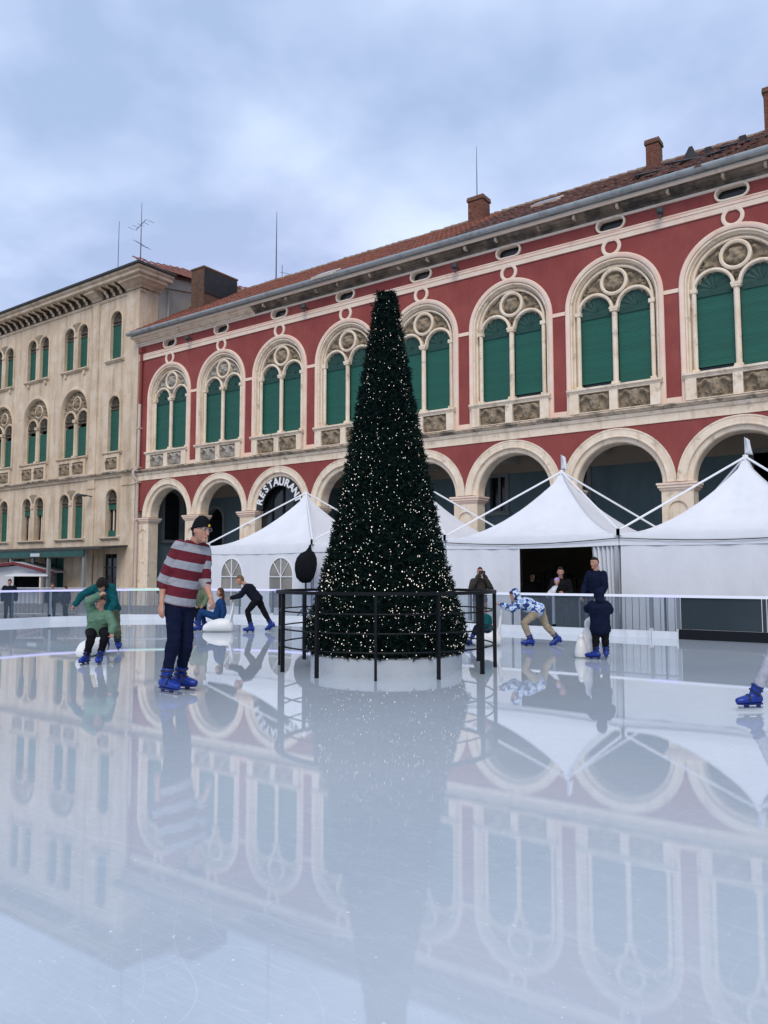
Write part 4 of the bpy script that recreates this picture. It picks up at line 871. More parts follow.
# ------------------------------------------------------------------ pagoda tents
def wall_grid(b, p0, p1, z0, z1, amp=0.02, seed=0, nx=22, nz=8, nrm=(0, -1)):
    for i in range(nx + 1):
        for j in range(nz + 1):
            u = i / nx; v = j / nz; a = amp * (math.sin(u * 23 + seed) * .6 + noise.noise((u * 9 + seed, v * 3, seed))) * (0.3 + 0.7 * (1 - v))
            b.v.append((p0[0] + (p1[0] - p0[0]) * u + nrm[0] * a, p0[1] + (p1[1] - p0[1]) * u + nrm[1] * a, z0 + (z1 - z0) * v))
    o = len(b.v) - (nx + 1) * (nz + 1)
    for i in range(nx):
        for j in range(nz):
            a = o + i * (nz + 1) + j; b.f.append((a, a + nz + 1, a + nz + 2, a + 1))
    return b
TS = 4.5; ZE = 2.16; ZA = 3.87; TY0 = CY + 17.0; H2 = TS / 2
def tent(xl, label, front, flag, seed, side_right=True, back_m='canvas'):
    t = thing('pagoda_tent', label, 'tent', (xl + H2, TY0 + H2, GZ), 0, 'pagoda tents in front of the arcade')
    ze, za = ZE - GZ, ZA - GZ; h = H2 - 0.03; b = MB(); NR, NS = 16, 10; rr = []
    for i in range(NR + 1):
        u = i / NR; s_ = max(0.03, u); z = ze + (za - ze) * (1 - u) ** 1.75; ring = []
        for k in range(4):
            c0 = ((-1, -1), (1, -1), (1, 1), (-1, 1))[k]; c1_ = ((1, -1), (1, 1), (-1, 1), (-1, -1))[k]
            for j in range(NS):
                f_ = j / NS; sag = 0.10 * math.sin(math.pi * f_) * u * (1 - u) * 1.6
                ring.append(((c0[0] + (c1_[0] - c0[0]) * f_) * h * s_, (c0[1] + (c1_[1] - c0[1]) * f_) * h * s_, z - sag + 0.008 * noise.noise((f_ * 6 + k, u * 7, seed))))
        rr.append(ring)
    b.rings(rr, False); b.obj('roof', 'canvas', t, smooth=True, angle=25)
    b = MB()   # valance
    rr = []
    for (off, z) in ((0.0, ze + .01), (0.015, ze - .05), (0.02, ze - .26)):
        ring = []
        for k in range(4):
            c0 = ((-1, -1), (1, -1), (1, 1), (-1, 1))[k]; c1_ = ((1, -1), (1, 1), (-1, 1), (-1, -1))[k]; nn = ((0, -1), (1, 0), (0, 1), (-1, 0))[k]
            for j in range(16):
                f_ = j / 16; wv = 0.012 * math.sin(f_ * 40 + seed) if z < ze - .1 else 0; dz = -0.03 * math.sin(math.pi * f_) if z < ze - .1 else 0
                ring.append(((c0[0] + (c1_[0] - c0[0]) * f_) * (h + off) + nn[0] * wv, (c0[1] + (c1_[1] - c0[1]) * f_) * (h + off) + nn[1] * wv, z + dz))
        rr.append(ring)
    b.rings(rr, False).obj('valance', 'canvas', t, smooth=True, angle=60)
    for sx in (-1, 1):
        for sy in (-1, 1):
            MB().box(sx * (h - .05) - .04, sx * (h - .05) + .04, sy * (h - .05) - .04, sy * (h - .05) + .04, 0, ze - .02).obj('tent_leg', 'alu', t)
            MB().tube([(0, 0, za + .10), (sx * (h + .02), sy * (h + .02), ze + .08)], 0.026, 6).obj('strap', 'strap', t)
            MB().box(sx * (h + .02) - .05, sx * (h + .02) + .05, sy * (h + .02) - .05, sy * (h + .02) + .05, ze - .04, ze + .11).obj('corner_bracket', 'strap', t)
    MB().tube([(0, 0, za - .25), (0, 0, za + .14)], 0.06, 8).obj('apex_cap', 'strap', t)
    if flag:
        fp = MB().tube([(0, 0, za + .1), (0, 0, za + .56)], 0.012, 6).obj('flag_pole', 'alu', t)
        fb = MB(); 
        for i in range(5):
            for j in range(7): fb.v.append((0.012 + 0.15 * i / 4 * (1 - .35 * j / 6), 0.03 * math.sin(i * 1.4 + j * .5), za + .54 - 0.36 * (1 - j / 6) - .05 * i / 4))
        for i in range(4):
            for j in range(6): a = i * 7 + j; fb.f.append((a, a + 7, a + 8, a + 1))
        o = fb.obj('flag', 'canvas', fp, smooth=True); o.rotation_euler = (0, 0, R(20)); md = o.modifiers.new('thick', 'SOLIDIFY'); md.thickness = 0.006
    zt = ze - .02
    def flat(name, b_, m_='canvas'): return b_.obj(name, m_, t, smooth=True, angle=60)
    if front == 'windows':
        holes = [dedupe(arch_loop(cx, 0.47, 0.45, 1.40, 16, 0.54)) for cx in (-1.14, 0.98)]
        pl = MB().plate([(-h, 0), (h, 0), (h, zt), (-h, zt)], holes, -h, -h + .015, True); flat('front_wall', pl)
        for cx in (-1.14, 0.98):
            wf = MB(); lp_ = dedupe(arch_loop(cx, 0.47, 0.45, 1.40, 16, 0.54)); lo_ = dedupe(arch_loop(cx, 0.505, 0.41, 1.40, 16, 0.575)); wf.plate(lo_, [lp_], -h - .012, -h + .002)
            wf.box(cx - .014, cx + .014, -h - .014, -h + .01, .45, 1.93)
            for z_ in (0.92, 1.38): wf.box(cx - .47, cx + .47, -h - .013, -h + .011, z_ - .013, z_ + .013)
            for a_ in (50, 130): wf.tube([(cx, -h - .004, 1.38), (cx + .47 * math.cos(R(a_)), -h - .004, 1.40 + .53 * math.sin(R(a_)))], 0.013, 5)
            o = wf.obj('tent_window', 'strap', t); MB().plate(dedupe(arch_loop(cx, 0.48, 0.44, 1.40, 16, 0.55)), [], -h + .018, -h + .024).obj('pane', 'pvc', o)
    elif front == 'closed':
        b = MB(); wall_grid(b, (-h, -h), (h, -h), 0, zt, 0.025, seed, 40, 8); flat('front_wall', b)
    elif front == 'open':
        b = MB(); wall_grid(b, (-h, -h), (-0.20, -h), 0, zt, 0.03, seed, 24, 8); flat('front_wall', b)
        MB().tube([(-0.20, -h, 0), (-0.20, -h, zt)], 0.02, 6).obj('door_edge', 'strap', t)
        cu = MB(); n_ = 40                    # gathered curtain beside the opening
        for i in range(n_ + 1):
            for j in range(9):
                u = i / n_; v = j / 8; wd = 0.42 + 0.25 * abs(v - .35)
                cu.v.append((h - .08 - wd * u, -h + .05 + 0.05 * math.sin(u * 34) * (1 + .3 * v), zt * v))
        for i in range(n_):
            for j in range(8): a = i * 9 + j; cu.f.append((a, a + 9, a + 10, a + 1))
        flat('curtain', cu)
    b = MB(); wall_grid(b, (h, -h), (h, h), 0, zt, 0.02, seed + 1, 14, 6, (1, 0)); flat('side_wall', b)
    b = MB(); wall_grid(b, (-h, -h), (-h, h), 0, zt, 0.02, seed + 2, 14, 6, (-1, 0)); flat('side_wall', b)
    b = MB(); wall_grid(b, (-h, h), (h, h), 0, zt, 0.02, seed + 3, 14, 6, (0, 1)); flat('back_wall', b, back_m)
    if front == 'open': MB().box(-h + .05, h - .05, h - .12, h - .08, 0, zt).obj('lining', 'tent_in', t)
    return t
tx = [CX + s_ for s_ in (-19.25, -14.75, -10.25, -5.75)]
tent(tx[0], 'white pagoda tent with two arched windows, left of the Christmas tree', 'windows', False, 1)
tent(tx[1], 'white pagoda tent mostly hidden behind the Christmas tree', 'closed', False, 5)
tent3 = tent(tx[2], 'white pagoda tent with flag and dark open doorway behind the barrier', 'open', True, 9)
tent(tx[3], 'white pagoda tent with flag and closed plain front at the right edge', 'closed', True, 13)
# things inside the open tent
ctr = thing('tent_counter', 'dark counter with stacked goods inside the open tent', 'counter', (tx[2] + 2.4, TY0 + 3.3, GZ))
MB().box(-1.3, 1.3, -0.3, 0.3, 0, 1.0).obj('body', 'stuff_dark', ctr); MB().box(-1.35, 1.35, -0.35, 0.35, 1.0, 1.05).obj('top', 'stuff_dark', ctr)
for i in range(11): MB().box(-1.25 + i * .23, -1.07 + i * .23, -.2, .15, 1.05, 1.25 + random.uniform(0, .35)).obj('goods_box', 'stuff_dark', ctr)
drf = thing('tent_door_frame', 'dark standing door frame inside the open tent', 'door frame', (tx[2] + 3.55, TY0 + 2.6, GZ))
MB().box(-.4, -.33, -.04, .04, 0, 2.0).obj('jamb', 'stone_white', drf); MB().box(.33, .4, -.04, .04, 0, 2.0).obj('jamb', 'black_steel', drf); MB().box(-.33, .33, -.03, .03, 0, 2.0).obj('panel', 'tar', drf)
# covered loudspeaker on a stand
p = c2w(*at_plane(306, 560, TY0 - 0.55).xy) if False else at_plane(306, 560, TY0 - 0.55)
sp = thing('covered_loudspeaker', 'loudspeaker under a bulging black cover on a stand before the tent', 'loudspeaker', (p.x, TY0 - 0.55, GZ))
b = MB(); n_ = 16; rr = []
for z, r_, dx in ((1.22, .08, 0), (1.26, .17, 0), (1.38, .28, -.02), (1.58, .34, -.02), (1.76, .34, 0), (1.92, .30, .03), (2.04, .22, .06), (2.10, .10, .10), (2.20, .05, .14), (2.28, .03, .16)):
    rr.append([(dx + r_ * (1 + .06 * math.sin(k * 2.3 + z * 5)) * math.cos(2 * math.pi * k / n_), .8 * r_ * math.sin(2 * math.pi * k / n_), z + 0.02 * math.sin(k * 1.9)) for k in range(n_)])
b.rings(rr).obj('cover', 'black_cloth', sp, smooth=True, angle=70)
MB().tube([(0, 0, 0.3), (0, 0, 1.25)], .025, 8).obj('pole', 'black_steel', sp); MB().tube([(.22, 0, 0.25), (.2, 0, 1.3)], .012, 6).obj('pole', 'black_steel', sp)
for k in range(3): MB().tube([(0, 0, .6), (.45 * math.cos(2.1 * k), .45 * math.sin(2.1 * k), 0.02)], .018, 6).obj('leg', 'black_steel', sp)

# ------------------------------------------------------------------ rink barrier
bar = thing('rink_barrier', 'glass rink barrier with white kick board and lit lilac top rail', 'barrier')
segs = []; PW = 2.05
def walk(line, step):
    pts = [Vector((x, y, 0)) for x, y in line]; out = [pts[0].copy()]; rem = step
    for i in range(len(pts) - 1):
        a, b_ = pts[i], pts[i + 1]; d = (b_ - a).length; pos = 0
        while d - pos >= rem: pos += rem; out.append(a + (b_ - a) * (pos / d)); rem = step
        rem -= d - pos
    out.append(pts[-1]); return out
stops = walk(RL, PW)
XDARK = at_plane(678, 600, RYB).x
# keep one joint exactly where the dark panels begin
stops = [p for p in stops if abs(p.x - XDARK) > 0.5 or abs(p.y - RYB) > 0.05] + [Vector((XDARK, RYB, 0))]
order = lambda p: (0, p.y) if p.x < RX0 + 0.01 else (1, p.x)
stops = sorted(stops, key=order)
RT = 0.83
for i in range(len(stops) - 1):
    a, b_ = stops[i], stops[i + 1]; d = (b_ - a).length
    if d < 0.3: continue
    t = (b_ - a) / d; nrm = Vector((t.y, -t.x, 0))         # towards the ice
    rz = math.atan2(t.y, t.x); mid = (a + b_) / 2
    dark = mid.x > XDARK and abs(mid.y - RYB) < .1
    sx = at = None
    def P(name, bb, m_, parent=bar):
        o = bb.obj(name, m_, parent, (a.x, a.y, 0)); o.rotation_euler = (0, 0, rz); return o
    lb = (a - Vector((CX, CY, 0))); xc = lb.x * cA + lb.y * sA; yc = -lb.x * sA + lb.y * cA; px = 384 + FPX * xc / yc if yc > 1 else -999
    m_led = 'led_lilac' if px < 100 or 195 < px < 300 or 600 < px < 660 else ('led_green' if px < 195 else 'led_white')
    P('kick_board', MB().box(0.004, d - .004, -0.03, 0.03, 0.0, 0.19 if dark else 0.14), 'kick_black' if dark else 'kick')
    P('panel' if dark else 'glass_pane', MB().box(0.05, d - .05, -0.006, 0.006, 0.195 if dark else 0.145, RT - .03), 'tint' if dark else 'glass')
    P('post', MB().box(-0.03, 0.03, -0.035, 0.035, 0.195, RT - .032), 'tint' if dark and a.x > XDARK + .1 else 'post')
    if not dark: P('post', MB().box(d * .52 - 0.02, d * .52 + 0.02, 0.008, 0.04, 0.145, RT - .032), 'post')
    P('top_rail', MB().box(0.0, d, -0.045, 0.045, RT - .03, RT + .02), m_led)
# steel crowd fences behind the glass
def crowd_fence(x, y, rz, label, ln=2.3):
    t = thing('crowd_fence', label, 'fence', (x, y, GZ), rz, 'steel crowd fences behind the rink barrier')
    b = MB(); h2 = ln / 2; r_ = .10
    pts = [(-h2, 0, .12), (-h2, 0, 1.0 - r_)] + [(-h2 + r_ - r_ * math.cos(R(90) * i / 4), 0, 1.0 - r_ + r_ * math.sin(R(90) * i / 4)) for i in range(1, 5)] + \
          [(h2 - r_ + r_ * math.sin(R(90) * i / 4), 0, 1.0 - r_ + r_ * math.cos(R(90) * i / 4)) for i in range(0, 5)] + [(h2, 0, .12)]
    b.tube(pts, .02, 8).obj('frame', 'steel', t, smooth=True); MB().tube([(-h2, 0, .16), (h2, 0, .16)], .017, 6).obj('rail', 'steel', t)
    me = MB().tube([(0, 0, .16), (0, 0, .99)], .008, 6).mesh('bar', 'steel')
    for i in range(15): link('bar', me, t, (-h2 + ln * (i + 1) / 16, 0, 0))
    for x_ in (-h2 + .3, h2 - .3): MB().tube([(x_, -.28, .01), (x_, -.05, .1), (x_, 0, .16), (x_, .05, .1), (x_, .28, .01)], .015, 6).obj('foot', 'steel', t)
    return t
p = at_plane(625, 600, RYB + .6); crowd_fence(p.x + .15, RYB + .6, 0, 'steel crowd fence beside the staff man in navy')
for i, px in enumerate((8, 42, 84, 132)):
    lc = at_depth(px, 600, 25.5 - i * .2); wq = c2w(lc.x, lc.y); crowd_fence(wq.x, wq.y, R(36), ['steel crowd fence at the far left edge behind the barrier', 'second steel crowd fence from the left behind the barrier', 'steel crowd fence behind the skater in teal', 'steel crowd fence just left of the striped skater'][i])

# ------------------------------------------------------------------ market huts at the left
def at_w(px, py, yc): q_ = at_depth(px, py, yc); return c2w(q_.x, q_.y, q_.z)
hut = thing('market_hut', 'white market hut with dark red gable trim and open hatch', 'hut', tuple(at_w(25, 600, 40).xy) + (GZ,), A)
hb = MB(); hb.plate([(-3.2, 0), (1.35, 0), (1.35, 1.55), (0, 1.90), (-3.2, 1.55)], [[(-.15, .8), (1.2, .8), (1.2, 1.38), (-.15, 1.38)]], -1.0, -.94); hb.box(-3.2, 1.35, .9, 1.0, 0, 1.55); hb.box(1.29, 1.35, -.94, .9, 0, 1.55); hb.obj('wall', 'hut_white', hut)
MB().box(-.3, 1.28, -.6, -.55, .0, 1.5).obj('hut_inside', 'black_void', hut)
for (x0, z0, x1, z1) in ((-3.6, 1.60, 0.0, 2.02), (0.0, 2.02, 2.05, 1.54)):
    dx, dz = x1 - x0, z1 - z0; l_ = math.hypot(dx, dz); nx_, nz_ = -dz / l_ * .07, dx / l_ * .07
    MB().hexa([(x0, -1.35, z0), (x1, -1.35, z1), (x1, 1.2, z1), (x0, 1.2, z0)], [(x0 + nx_, -1.35, z0 + nz_), (x1 + nx_, -1.35, z1 + nz_), (x1 + nx_, 1.2, z1 + nz_), (x0 + nx_, 1.2, z0 + nz_)]).obj('roof_sheet', 'hut_white', hut)
    MB().hexa([(x0, -1.40, z0 - .08), (x1, -1.40, z1 - .08), (x1, -1.355, z1 - .08), (x0, -1.355, z0 - .08)], [(x0, -1.40, z0 + .06), (x1, -1.40, z1 + .06), (x1, -1.355, z1 + .06), (x0, -1.355, z0 + .06)]).obj('gable_trim', 'hut_red', hut)
MB().hexa([(-.1, -2.0, 1.36), (2.0, -2.0, 1.36), (1.7, -1.02, 1.48), (-.1, -1.02, 1.48)], [(-.1, -2.0, 1.40), (2.0, -2.0, 1.40), (1.7, -1.02, 1.52), (-.1, -1.02, 1.52)]).obj('hatch_flap', 'canvas', hut)
MB().box(-.15, 1.2, -1.25, -1.005, .74, .79).obj('counter', 'hut_white', hut)
MB().tube([(1.6, -1.9, 0), (1.6, -1.9, 1.37)], .05, 8).obj('flap_post', 'stone_white', hut)
MB().tube([(.25, .2, 1.9), (.25, .2, 2.45)], .09, 10).obj('flue', 'steel', hut)

# ------------------------------------------------------------------ Christmas tree, its drum and ring rail
TC = c2w(0.03, 10.66)
tree = thing('christmas_tree', 'tall dark artificial Christmas tree covered in small warm lights', 'christmas tree', (TC.x, TC.y, 0), A)
MB().revolve([(1.03, 0.0), (1.03, 0.185), (1.0, 0.20)], n=48).obj('drum', 'drum', tree, smooth=True, angle=30)
PROF = [(0.20, 1.03), (0.35, 1.09), (0.60, 1.06), (1.0, 0.93), (1.6, 0.77), (2.3, 0.63), (2.95, 0.50), (3.6, 0.375), (4.2, 0.27), (4.65, 0.19), (5.0, 0.135), (5.22, 0.115)]
def prof_r(z):
    for (z0, r0), (z1, r1) in zip(PROF, PROF[1:]):
        if z0 <= z <= z1: return r0 + (r1 - r0) * (z - z0) / (z1 - z0)
    return 0.1
MB().revolve([(r_ * .86, z) for z, r_ in PROF] + [(0.02, 5.2)], n=32).obj('core', 'trunk', tree)
fo_ = MB(); rnd = random.Random(3); cnt = 0; ZT = 5.22
zs_ = [0.2 + (ZT - 0.2) * i / 400 for i in range(401)]; cum = [0]
for i in range(400): cum.append(cum[-1] + prof_r(zs_[i]))
def rand_z():
    v_ = rnd.random() * cum[-1]; lo, hi = 0, 400
    while hi - lo > 1:
        m_ = (lo + hi) // 2
        if cum[m_] < v_: lo = m_
        else: hi = m_
    return zs_[lo] + rnd.random() * (ZT - .2) / 400
def sprig(b, p, out, ln):
    out = out.normalized(); side = out.cross(Vector((0, 0, 1))).normalized(); up = side.cross(out)
    for k in range(8):
        f_ = rnd.random() * .6; th_ = rnd.uniform(0, 6.283); d_ = (out * rnd.uniform(.5, 1.1) + side * math.cos(th_) * .8 + up * math.sin(th_) * .8).normalized()
        s0 = p + out * ln * f_; e_ = s0 + d_ * ln * rnd.uniform(.4, .75); w_ = d_.cross(Vector((rnd.gauss(0, 1), rnd.gauss(0, 1), rnd.gauss(0, 1)))).normalized() * .0075
        b.add([s0 - w_, s0 + w_, e_ + w_ * .4, e_ - w_ * .4], [(0, 1, 2, 3)])
for i in range(13000):
    z = rand_z(); t_ = rnd.uniform(0, 6.283); r_ = prof_r(z) * rnd.uniform(.86, .985) + 0.02 * noise.noise((math.cos(t_) * 6, math.sin(t_) * 6, z * 6))
    sprig(fo_, Vector((r_ * math.cos(t_), r_ * math.sin(t_), z)), Vector((math.cos(t_), math.sin(t_), rnd.uniform(-.35, .45))), rnd.uniform(.05, .10))
for i in range(160): sprig(fo_, Vector((rnd.uniform(-.1, .1), rnd.uniform(-.1, .1), 5.18)), Vector((rnd.gauss(0, .5), rnd.gauss(0, .5), 1)), .07)
fo_.obj('foliage', 'needle', tree)
lt = MB()
for i in range(4300):
    z = rand_z(); t_ = rnd.uniform(0, 6.283)
    if 1.02 < z < 1.32 and rnd.random() < .0: continue
    dens = 0.55 + 0.45 * noise.noise((math.cos(t_) * 2, math.sin(t_) * 2, z * 2.2 + 5))
    if rnd.random() > dens * 1.25: continue
    r_ = prof_r(z) * .985 + rnd.uniform(-.03, .03); s_ = rnd.choice((.0038, .0046, .0055, .007)); c_ = Vector((r_ * math.cos(t_), r_ * math.sin(t_), z))
    lt.add([c_ + Vector(d_) * s_ for d_ in ((1, 0, 0), (-1, 0, 0), (0, 1, 0), (0, -1, 0), (0, 0, 1.3), (0, 0, -1.3))], [(0, 2, 4), (2, 1, 4), (1, 3, 4), (3, 0, 4), (2, 0, 5), (1, 2, 5), (3, 1, 5), (0, 3, 5)])
for z_ in [1.06 + 0.05 * i for i in range(6)]:       # the denser strings where the light chain starts
    for i in range(22):
        t_ = rnd.uniform(0, 6.283); r_ = prof_r(z_) * 1.01; c_ = Vector((r_ * math.cos(t_), r_ * math.sin(t_), z_ + rnd.uniform(-.03, .03))); s_ = rnd.choice((.0055, .007, .009))
        lt.add([c_ + Vector(d_) * s_ for d_ in ((1, 0, 0), (-1, 0, 0), (0, 1, 0), (0, -1, 0), (0, 0, 1.3), (0, 0, -1.3))], [(0, 2, 4), (2, 1, 4), (1, 3, 4), (3, 0, 4), (2, 0, 5), (1, 2, 5), (3, 1, 5), (0, 3, 5)])
tag(lt.obj('fairy_lights', 'fairy', tree), kind='stuff')
rr_ = thing('ring_railing', 'black round steel railing encircling the Christmas tree', 'railing', (TC.x, TC.y, 0), A)
RR = 1.475; n_ = 96
ringp = lambda r_, z: [(r_ * math.cos(2 * math.pi * i / n_), r_ * math.sin(2 * math.pi * i / n_), z) for i in range(n_)]
hb = MB(); hb.rings([[(r_ * math.cos(2 * math.pi * i / n_), r_ * math.sin(2 * math.pi * i / n_), z) for i in range(n_)] for r_, z in ((RR - .03, 1.0), (RR + .03, 1.0), (RR + .03, 1.04), (RR - .03, 1.04))], False, True)
hb.obj('handrail', 'black_steel', rr_)
for z in (.32, .545, .775): MB().tube(ringp(RR - .02, z), .011, 6, False, True).obj('rail', 'black_steel', rr_, smooth=True)
for k in range(12):
    th_ = R(-90 - 5 + 30 * k); o = MB().box(-.025, .025, -.015, .015, 0, 1.0).obj('post', 'black_steel', rr_, (RR * math.cos(th_), RR * math.sin(th_), 0)); o.rotation_euler = (0, 0, th_)
# black cable slung along the tent eaves
cab = []
for i in range(61):
    x = tx[2] + 9.0 * i / 60; u = (i % 30) / 30; cab.append((x, TY0 - .03, ZE - .10 - .09 * math.sin(math.pi * u)))
tag(MB().tube(cab, .011, 6).obj('cable', 'black_steel', None), 'thin black cable slung along the eaves of the right tents', 'cable')
# ------------------------------------------------------------------ people and skating aids
def fabric(name, c1, c2=None, rough=0.85, scale=14, bump=0.35): return mat(name, c1, c2 or tuple(x * 0.72 for x in c1), scale, rough, bump, 30, spec=0.08)
M['skin'] = mat('skin', (0.50, 0.27, 0.19), (0.42, 0.21, 0.145), 18, 0.55, spec=0.35)
M['skate_blue'] = mat('blue_skate_plastic', (0.005, 0.036, 0.30), (0.004, 0.024, 0.20), 6, 0.35)
M['skate_dark'] = mat('dark_blue_skate_sole', (0.006, 0.016, 0.12), rough=0.4)
M['strap_black'] = mat('black_skate_strap', (0.012, 0.012, 0.016), rough=0.5)
M['blade'] = mat('steel_skate_blade', (0.35, 0.36, 0.38), rough=0.3, metal=0.9)
M['hair_black'] = mat('black_hair', (0.012, 0.010, 0.009), (0.025, 0.02, 0.017), 40, 0.6, 0.5, 60, spec=0.12)
M['hair_brown'] = mat('brown_hair', (0.055, 0.028, 0.016), (0.09, 0.05, 0.028), 40, 0.6, 0.5, 60, spec=0.12)
M['hair_light'] = mat('light_brown_hair', (0.13, 0.075, 0.04), (0.18, 0.11, 0.06), 40, 0.6, 0.5, 60, spec=0.12)
M['eye'] = mat('dark_eye', (0.02, 0.015, 0.012), rough=0.2)
M['lip'] = mat('lip', (0.36, 0.14, 0.115), rough=0.5)
M['f_navyj'] = fabric('navy_denim', (0.008, 0.012, 0.036)); M['f_black'] = fabric('black_cloth', (0.010, 0.010, 0.012))
M['f_navy'] = fabric('navy_jacket', (0.008, 0.013, 0.036)); M['f_navyblack'] = fabric('blackish_navy_jacket', (0.010, 0.013, 0.022))
M['f_green'] = fabric('sage_green_hoodie', (0.125, 0.235, 0.16)); M['f_teal'] = fabric('teal_fleece', (0.008, 0.095, 0.105))
M['f_khaki'] = fabric('khaki_green_trousers', (0.12, 0.14, 0.085)); M['f_beige'] = fabric('beige_trousers', (0.36, 0.30, 0.21))
M['f_blue'] = fabric('mid_blue_overalls', (0.014, 0.050, 0.15)); M['f_olive'] = fabric('olive_jacket', (0.15, 0.20, 0.125))
M['f_brown'] = fabric('dark_taupe_jacket', (0.055, 0.048, 0.042)); M['f_tan'] = fabric('tan_trousers', (0.24, 0.19, 0.12)); M['f_grey'] = fabric('pale_grey_joggers', (0.42, 0.44, 0.50))
M['f_white'] = fabric('white_cloth', (0.62, 0.62, 0.66)); M['f_lilac'] = fabric('lilac_hat', (0.42, 0.30, 0.55))
def camo():
    m = mat('blue_white_camouflage', (0.55, 0.60, 0.68), None, rough=0.8); n = m.node_tree.nodes; l = m.node_tree.links; b = n['Principled BSDF']
    g_ = n.new('ShaderNodeTexCoord'); t = n.new('ShaderNodeTexNoise'); t.inputs['Scale'].default_value = 13; t.inputs['Detail'].default_value = 2; l.new(g_.outputs['Object'], t.inputs['Vector'])
    r = n.new('ShaderNodeValToRGB'); r.color_ramp.interpolation = 'CONSTANT'; e_ = r.color_ramp.elements; e_[0].color = (0.012, 0.03, 0.12, 1); e_[1].position = 0.43; e_[1].color = (0.06, 0.16, 0.42, 1)
    q_ = e_.new(0.50); q_.color = (0.60, 0.66, 0.74, 1); q_ = e_.new(0.60); q_.color = (0.20, 0.34, 0.58, 1); l.new(t.outputs['Fac'], r.inputs[0]); l.new(r.outputs[0], b.inputs['Base Color']); return m
M['f_camo'] = camo()
def stripes():
    m = mat('red_grey_striped_knit', (0.4, 0.4, 0.45), None, rough=0.9); n = m.node_tree.nodes; l = m.node_tree.links; b = n['Principled BSDF']
    a = n.new('ShaderNodeAttribute'); a.attribute_name = 'stripe'
    d = n.new('ShaderNodeMath'); d.operation = 'FRACT'; l.new(a.outputs['Fac'], d.inputs[0])
    r = n.new('ShaderNodeValToRGB'); r.color_ramp.interpolation = 'CONSTANT'; e_ = r.color_ramp.elements
    e_[0].color = (0.14, 0.008, 0.020, 1); e_[1].position = 0.55; e_[1].color = (0.36, 0.37, 0.40, 1); l.new(d.outputs[0], r.inputs[0])
    g_ = n.new('ShaderNodeTexCoord'); t = n.new('ShaderNodeTexNoise'); t.inputs['Scale'].default_value = 90; l.new(g_.outputs['Object'], t.inputs['Vector'])
    mi = n.new('ShaderNodeMix'); mi.data_type = 'RGBA'; mi.blend_type = 'MULTIPLY'; mi.inputs[0].default_value = 0.35; l.new(r.outputs[0], mi.inputs[6]); l.new(t.outputs['Fac'], mi.inputs[7])
    l.new(mi.outputs[2], b.inputs['Base Color'])
    bp = n.new('ShaderNodeBump'); bp.inputs['Strength'].default_value = 0.3; bp.inputs['Distance'].default_value = 0.01; l.new(t.outputs['Fac'], bp.inputs['Height']); l.new(bp.outputs[0], b.inputs['Normal'])
    return m
M['f_stripe'] = stripes()
UPV = Vector((0, 0, 1))
def remesh(b, name, m, parent, voxel=0.014, smooth=3, wrinkle=0.0, wscale=9.0, seed=0.0, dec=None, attr=None):
    me = b.mesh(name, None); tmp = bpy.data.objects.new('tmp', me); COL.objects.link(tmp)
    md = tmp.modifiers.new('r', 'REMESH'); md.mode = 'VOXEL'; md.voxel_size = voxel; md.use_smooth_shade = True
    if smooth: s_ = tmp.modifiers.new('s', 'SMOOTH'); s_.factor = 0.5; s_.iterations = smooth
    if dec: d_ = tmp.modifiers.new('d', 'DECIMATE'); d_.ratio = dec
    dg = bpy.context.evaluated_depsgraph_get(); out = bpy.data.meshes.new_from_object(tmp.evaluated_get(dg))
    bpy.data.objects.remove(tmp); bpy.data.meshes.remove(me)
    if wrinkle:
        ns = [v.normal.copy() for v in out.vertices]
        for v, nn in zip(out.vertices, ns):
            c = v.co; k = noise.noise((c.x * wscale + seed, c.y * wscale, c.z * wscale * 1.9)); k = (1 - abs(k) * 2.4) * .5 + 0.5 * noise.noise((c.x * wscale * 2.3, c.y * wscale * 2.3 + seed, c.z * wscale * 3))
            v.co = c + nn * wrinkle * k
    if attr:
        at = out.attributes.new('stripe', 'FLOAT', 'POINT')
        for i, v in enumerate(out.vertices): at.data[i].value = attr(v.co)
    out.materials.clear(); out.materials.append(M[m]); out.name = name; out.shade_smooth()
    return link(name, out, parent)
def sect(b, secs, n=18):   # (centre, half-axis u, half-axis v)
    rr = []
    for c, u, v in secs: rr.append([c + u * math.cos(2 * math.pi * k / n) + v * math.sin(2 * math.pi * k / n) for k in range(n)])
    c, u, v = secs[0]; d = (secs[0][0] - secs[1][0]).normalized() * min(u.length, v.length) * .35
    rr.insert(0, [c + d + (p - c) * .55 for p in rr[0]]); c, u, v = secs[-1]; d = (secs[-1][0] - secs[-2][0]).normalized() * min(u.length, v.length) * .35
    rr.append([c + d + (p - c) * .55 for p in rr[-1]]); return b.rings(rr)
def bez(a, m, c, n=7): return [a * (1 - t) ** 2 + m * 2 * t * (1 - t) + c * t * t for t in [i / n for i in range(n + 1)]]
def limb(b, p0, p1, p2, r0, r1, r2, n=12, infl=0.0):
    p0, p1, p2 = Vector(p0), Vector(p1), Vector(p2)
    pts = [p0, p0.lerp(p1, .35), p0.lerp(p1, .75), p1, p1.lerp(p2, .28), p1.lerp(p2, .65), p2]
    rad = [r0, r0 * .98, (r0 * .3 + r1 * .7), r1, r1 * 1.04, (r1 * .4 + r2 * .6), r2]
    return b.tube(pts, [r + infl for r in rad], n, True, False, True)
